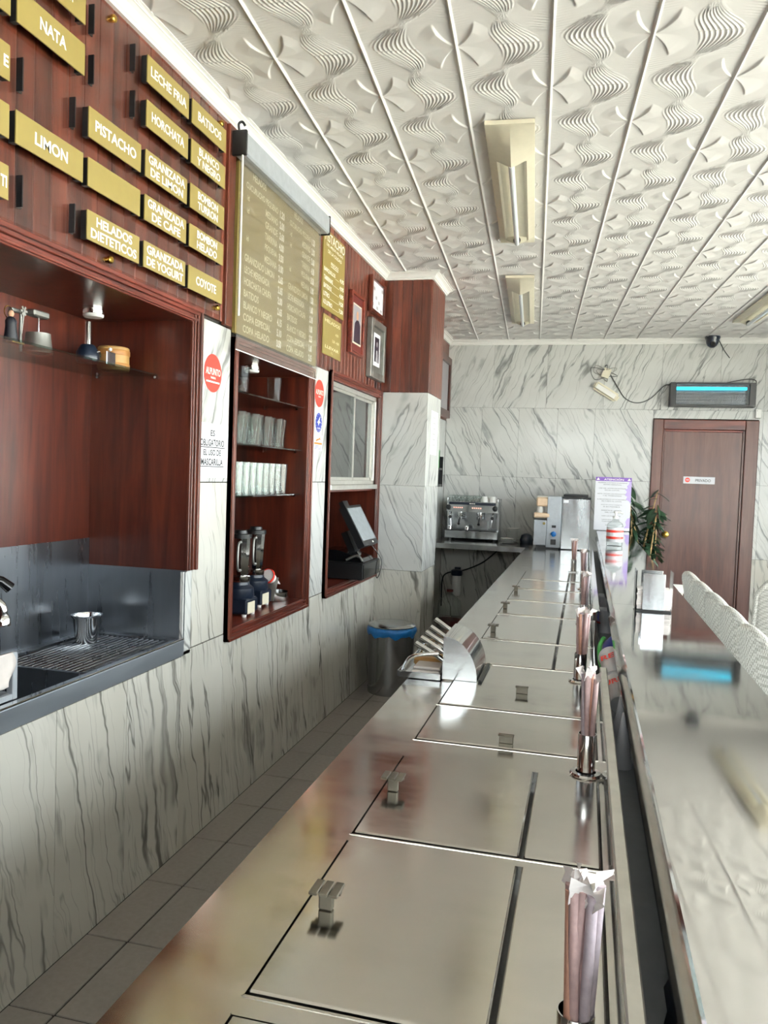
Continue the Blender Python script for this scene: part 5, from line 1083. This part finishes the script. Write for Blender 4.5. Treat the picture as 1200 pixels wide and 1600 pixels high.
# ================================================================== ceiling lamps
def lamp(p, ln, lab):
    t = bpy.data.objects.new('ceiling_lamp', None); COL.objects.link(t); t.location = (p[0], p[1], Z_CEIL-.006); t.rotation_euler = (0, 0, GA); ORI[t.name] = Vector((0, 0, 0)); setp(t, lab, 'lamp', 'cream ceiling lamps'); t.empty_display_size = .05
    hw, D = .095, .062
    def prof_(mode, s_=1.0):
        if mode == 'flat': hs = [0, .016, .016, .016, .016]
        else:
            rd = lambda x: .016+(D-.016)*(1-x/hw)*s_
            hs = [0, .016, rd(.062), rd(.052), rd(0)]
            if mode == 'trough': hs[3] = .022; hs[4] = .016
        xs_ = [hw, hw, .062, .052, 0]
        pts = [(-x, -h) for x, h in zip(xs_, hs)]+[(x, -h) for x, h in list(zip(xs_, hs))[:-1][::-1]]
        return pts
    st_ = [(0, 'flat', 1), (.02, 'flat', 1), (.27, 'ridge', 1), (.315, 'ridge', 1), (.322, 'trough', 1), (ln-.13, 'trough', 1), (ln-.10, 'ridge', .85), (ln-.015, 'ridge', .12), (ln, 'flat', 1)]
    vs = []; 
    for y, m_, s_ in st_: vs += [(x, y, z) for x, z in prof_(m_, s_)]
    k = 9; fs = [(i*k+j, i*k+j+1, (i+1)*k+j+1, (i+1)*k+j) for i in range(len(st_)-1) for j in range(k-1)]+[tuple(range(k)), tuple((len(st_)-1)*k+j for j in range(k))[::-1]]
    hb = MB(); hb.add(vs, fs); hb.build('housing', 'cream', t, 20, local=True)
    MB().cyl((0, .31, -D+.012), (0, ln-.105, -D+.012), .0135, seg=14).build('tube', 'tube', t, 50, local=True); MB().lathe([(.020, 0), (.020, .006)], (0, ln-.125, -D+.022), 16, Matrix.Rotation(PI/2, 3, 'X')).build('socket', 'black', t, local=True)
    return t
lamp((1.048, 3.088), 1.54, 'cream ceiling lamp nearest the camera, with bare white tube'); lamp((.902, 5.42), 1.60, 'cream ceiling lamp second from the camera above the counter'); lamp((2.69, 5.56), 1.54, 'cream ceiling lamp near the far wall above the chairs')
# ================================================================== chairs and table
def chair(p, rz, lab):
    t = thing('wicker_chair', (p[0], p[1], 0), lab, 'chair', 'white wicker chairs', rz=rz)
    # local frame: back in the YZ plane at x=0, seat towards +X
    W_, z0, z1 = .35, .40, .872; nu, nv = 16, 10; bk = MB()
    for side in (0, 1):
        vs = []
        for i in range(nu+1):
            s_ = i/nu*2-1
            for j in range(nv+1):
                q = j/nv; zt3 = z1-.15*abs(s_)**2.2; z = z0+(zt3-z0)*q
                vs.append((0.08*s_*s_-.05*q+(.028 if side else 0), s_*W_/2*(1-.04*q), z))
        bk.add(vs, [(i*(nv+1)+j, (i+1)*(nv+1)+j, (i+1)*(nv+1)+j+1, i*(nv+1)+j+1) for i in range(nu) for j in range(nv)])
    N = (nu+1)*(nv+1); ring = [i*(nv+1) for i in range(nu+1)]+[nu*(nv+1)+j for j in range(1, nv+1)]+[i*(nv+1)+nv for i in range(nu-1, -1, -1)]+[j for j in range(nv-1, 0, -1)]
    bk.f += [(ring[k], ring[(k+1) % len(ring)], ring[(k+1) % len(ring)]+N, ring[k]+N) for k in range(len(ring))]
    bk.build('backrest', 'wicker', t, 60, local=True)
    out = [vs[i*(nv+1)+j] for i, j in [(0, j) for j in range(nv+1)]+[(i, nv) for i in range(1, nu+1)]+[(nu, j) for j in range(nv-1, -1, -1)]]
    MB().tube([(x-.014, y, z) for x, y, z in out], .019, 8).build('rolled_rim', 'wicker', t, 60, local=True)
    MB().box((.04, -.195, .40), (.43, .195, .455), .015).build('seat', 'wicker', t, local=True); MB().box((.06, -.18, .34), (.41, .18, .40), .01).build('apron', 'wicker', t, local=True)
    for x in (.085, .39):
        for y in (-.16, .16): MB().cyl((x, y, 0), (x, y, .345), .016, .02, 10).build('leg', 'alu', t, 40, local=True)
    return t
for y, lb in ((5.10, 'white wicker chair back, farthest in the row along the bar'), (4.62, 'white wicker chair back, second from far end of the row'), (4.17, 'white wicker chair back, middle of the row along bar'), (3.72, 'white wicker chair back, second from near end of the row'), (3.26, 'white wicker chair back, nearest in the row along the bar')):
    chair((2.05, y), .30, lb)
chair((2.66, 5.47), PI/2, 'lone white wicker chair back before the far marble wall')
tb = thing('cafe_table', (2.03, 5.62, 0), 'small white cafe table beyond the row of wicker chairs', 'table'); c = (2.03, 5.62, 0)
MB().lathe([(0, .70), (.14, .70), (.15, .71), (.15, .725), (0, .728)], c, 32).build('table_top', 'white_paint', tb, 40); MB().cyl((c[0], c[1], .02), (c[0], c[1], .70), .025).build('pedestal', 'alu', tb, 40); MB().lathe([(0, 0), (.14, 0), (.14, .012), (.03, .03)], c, 24).build('base', 'alu', tb, 40)
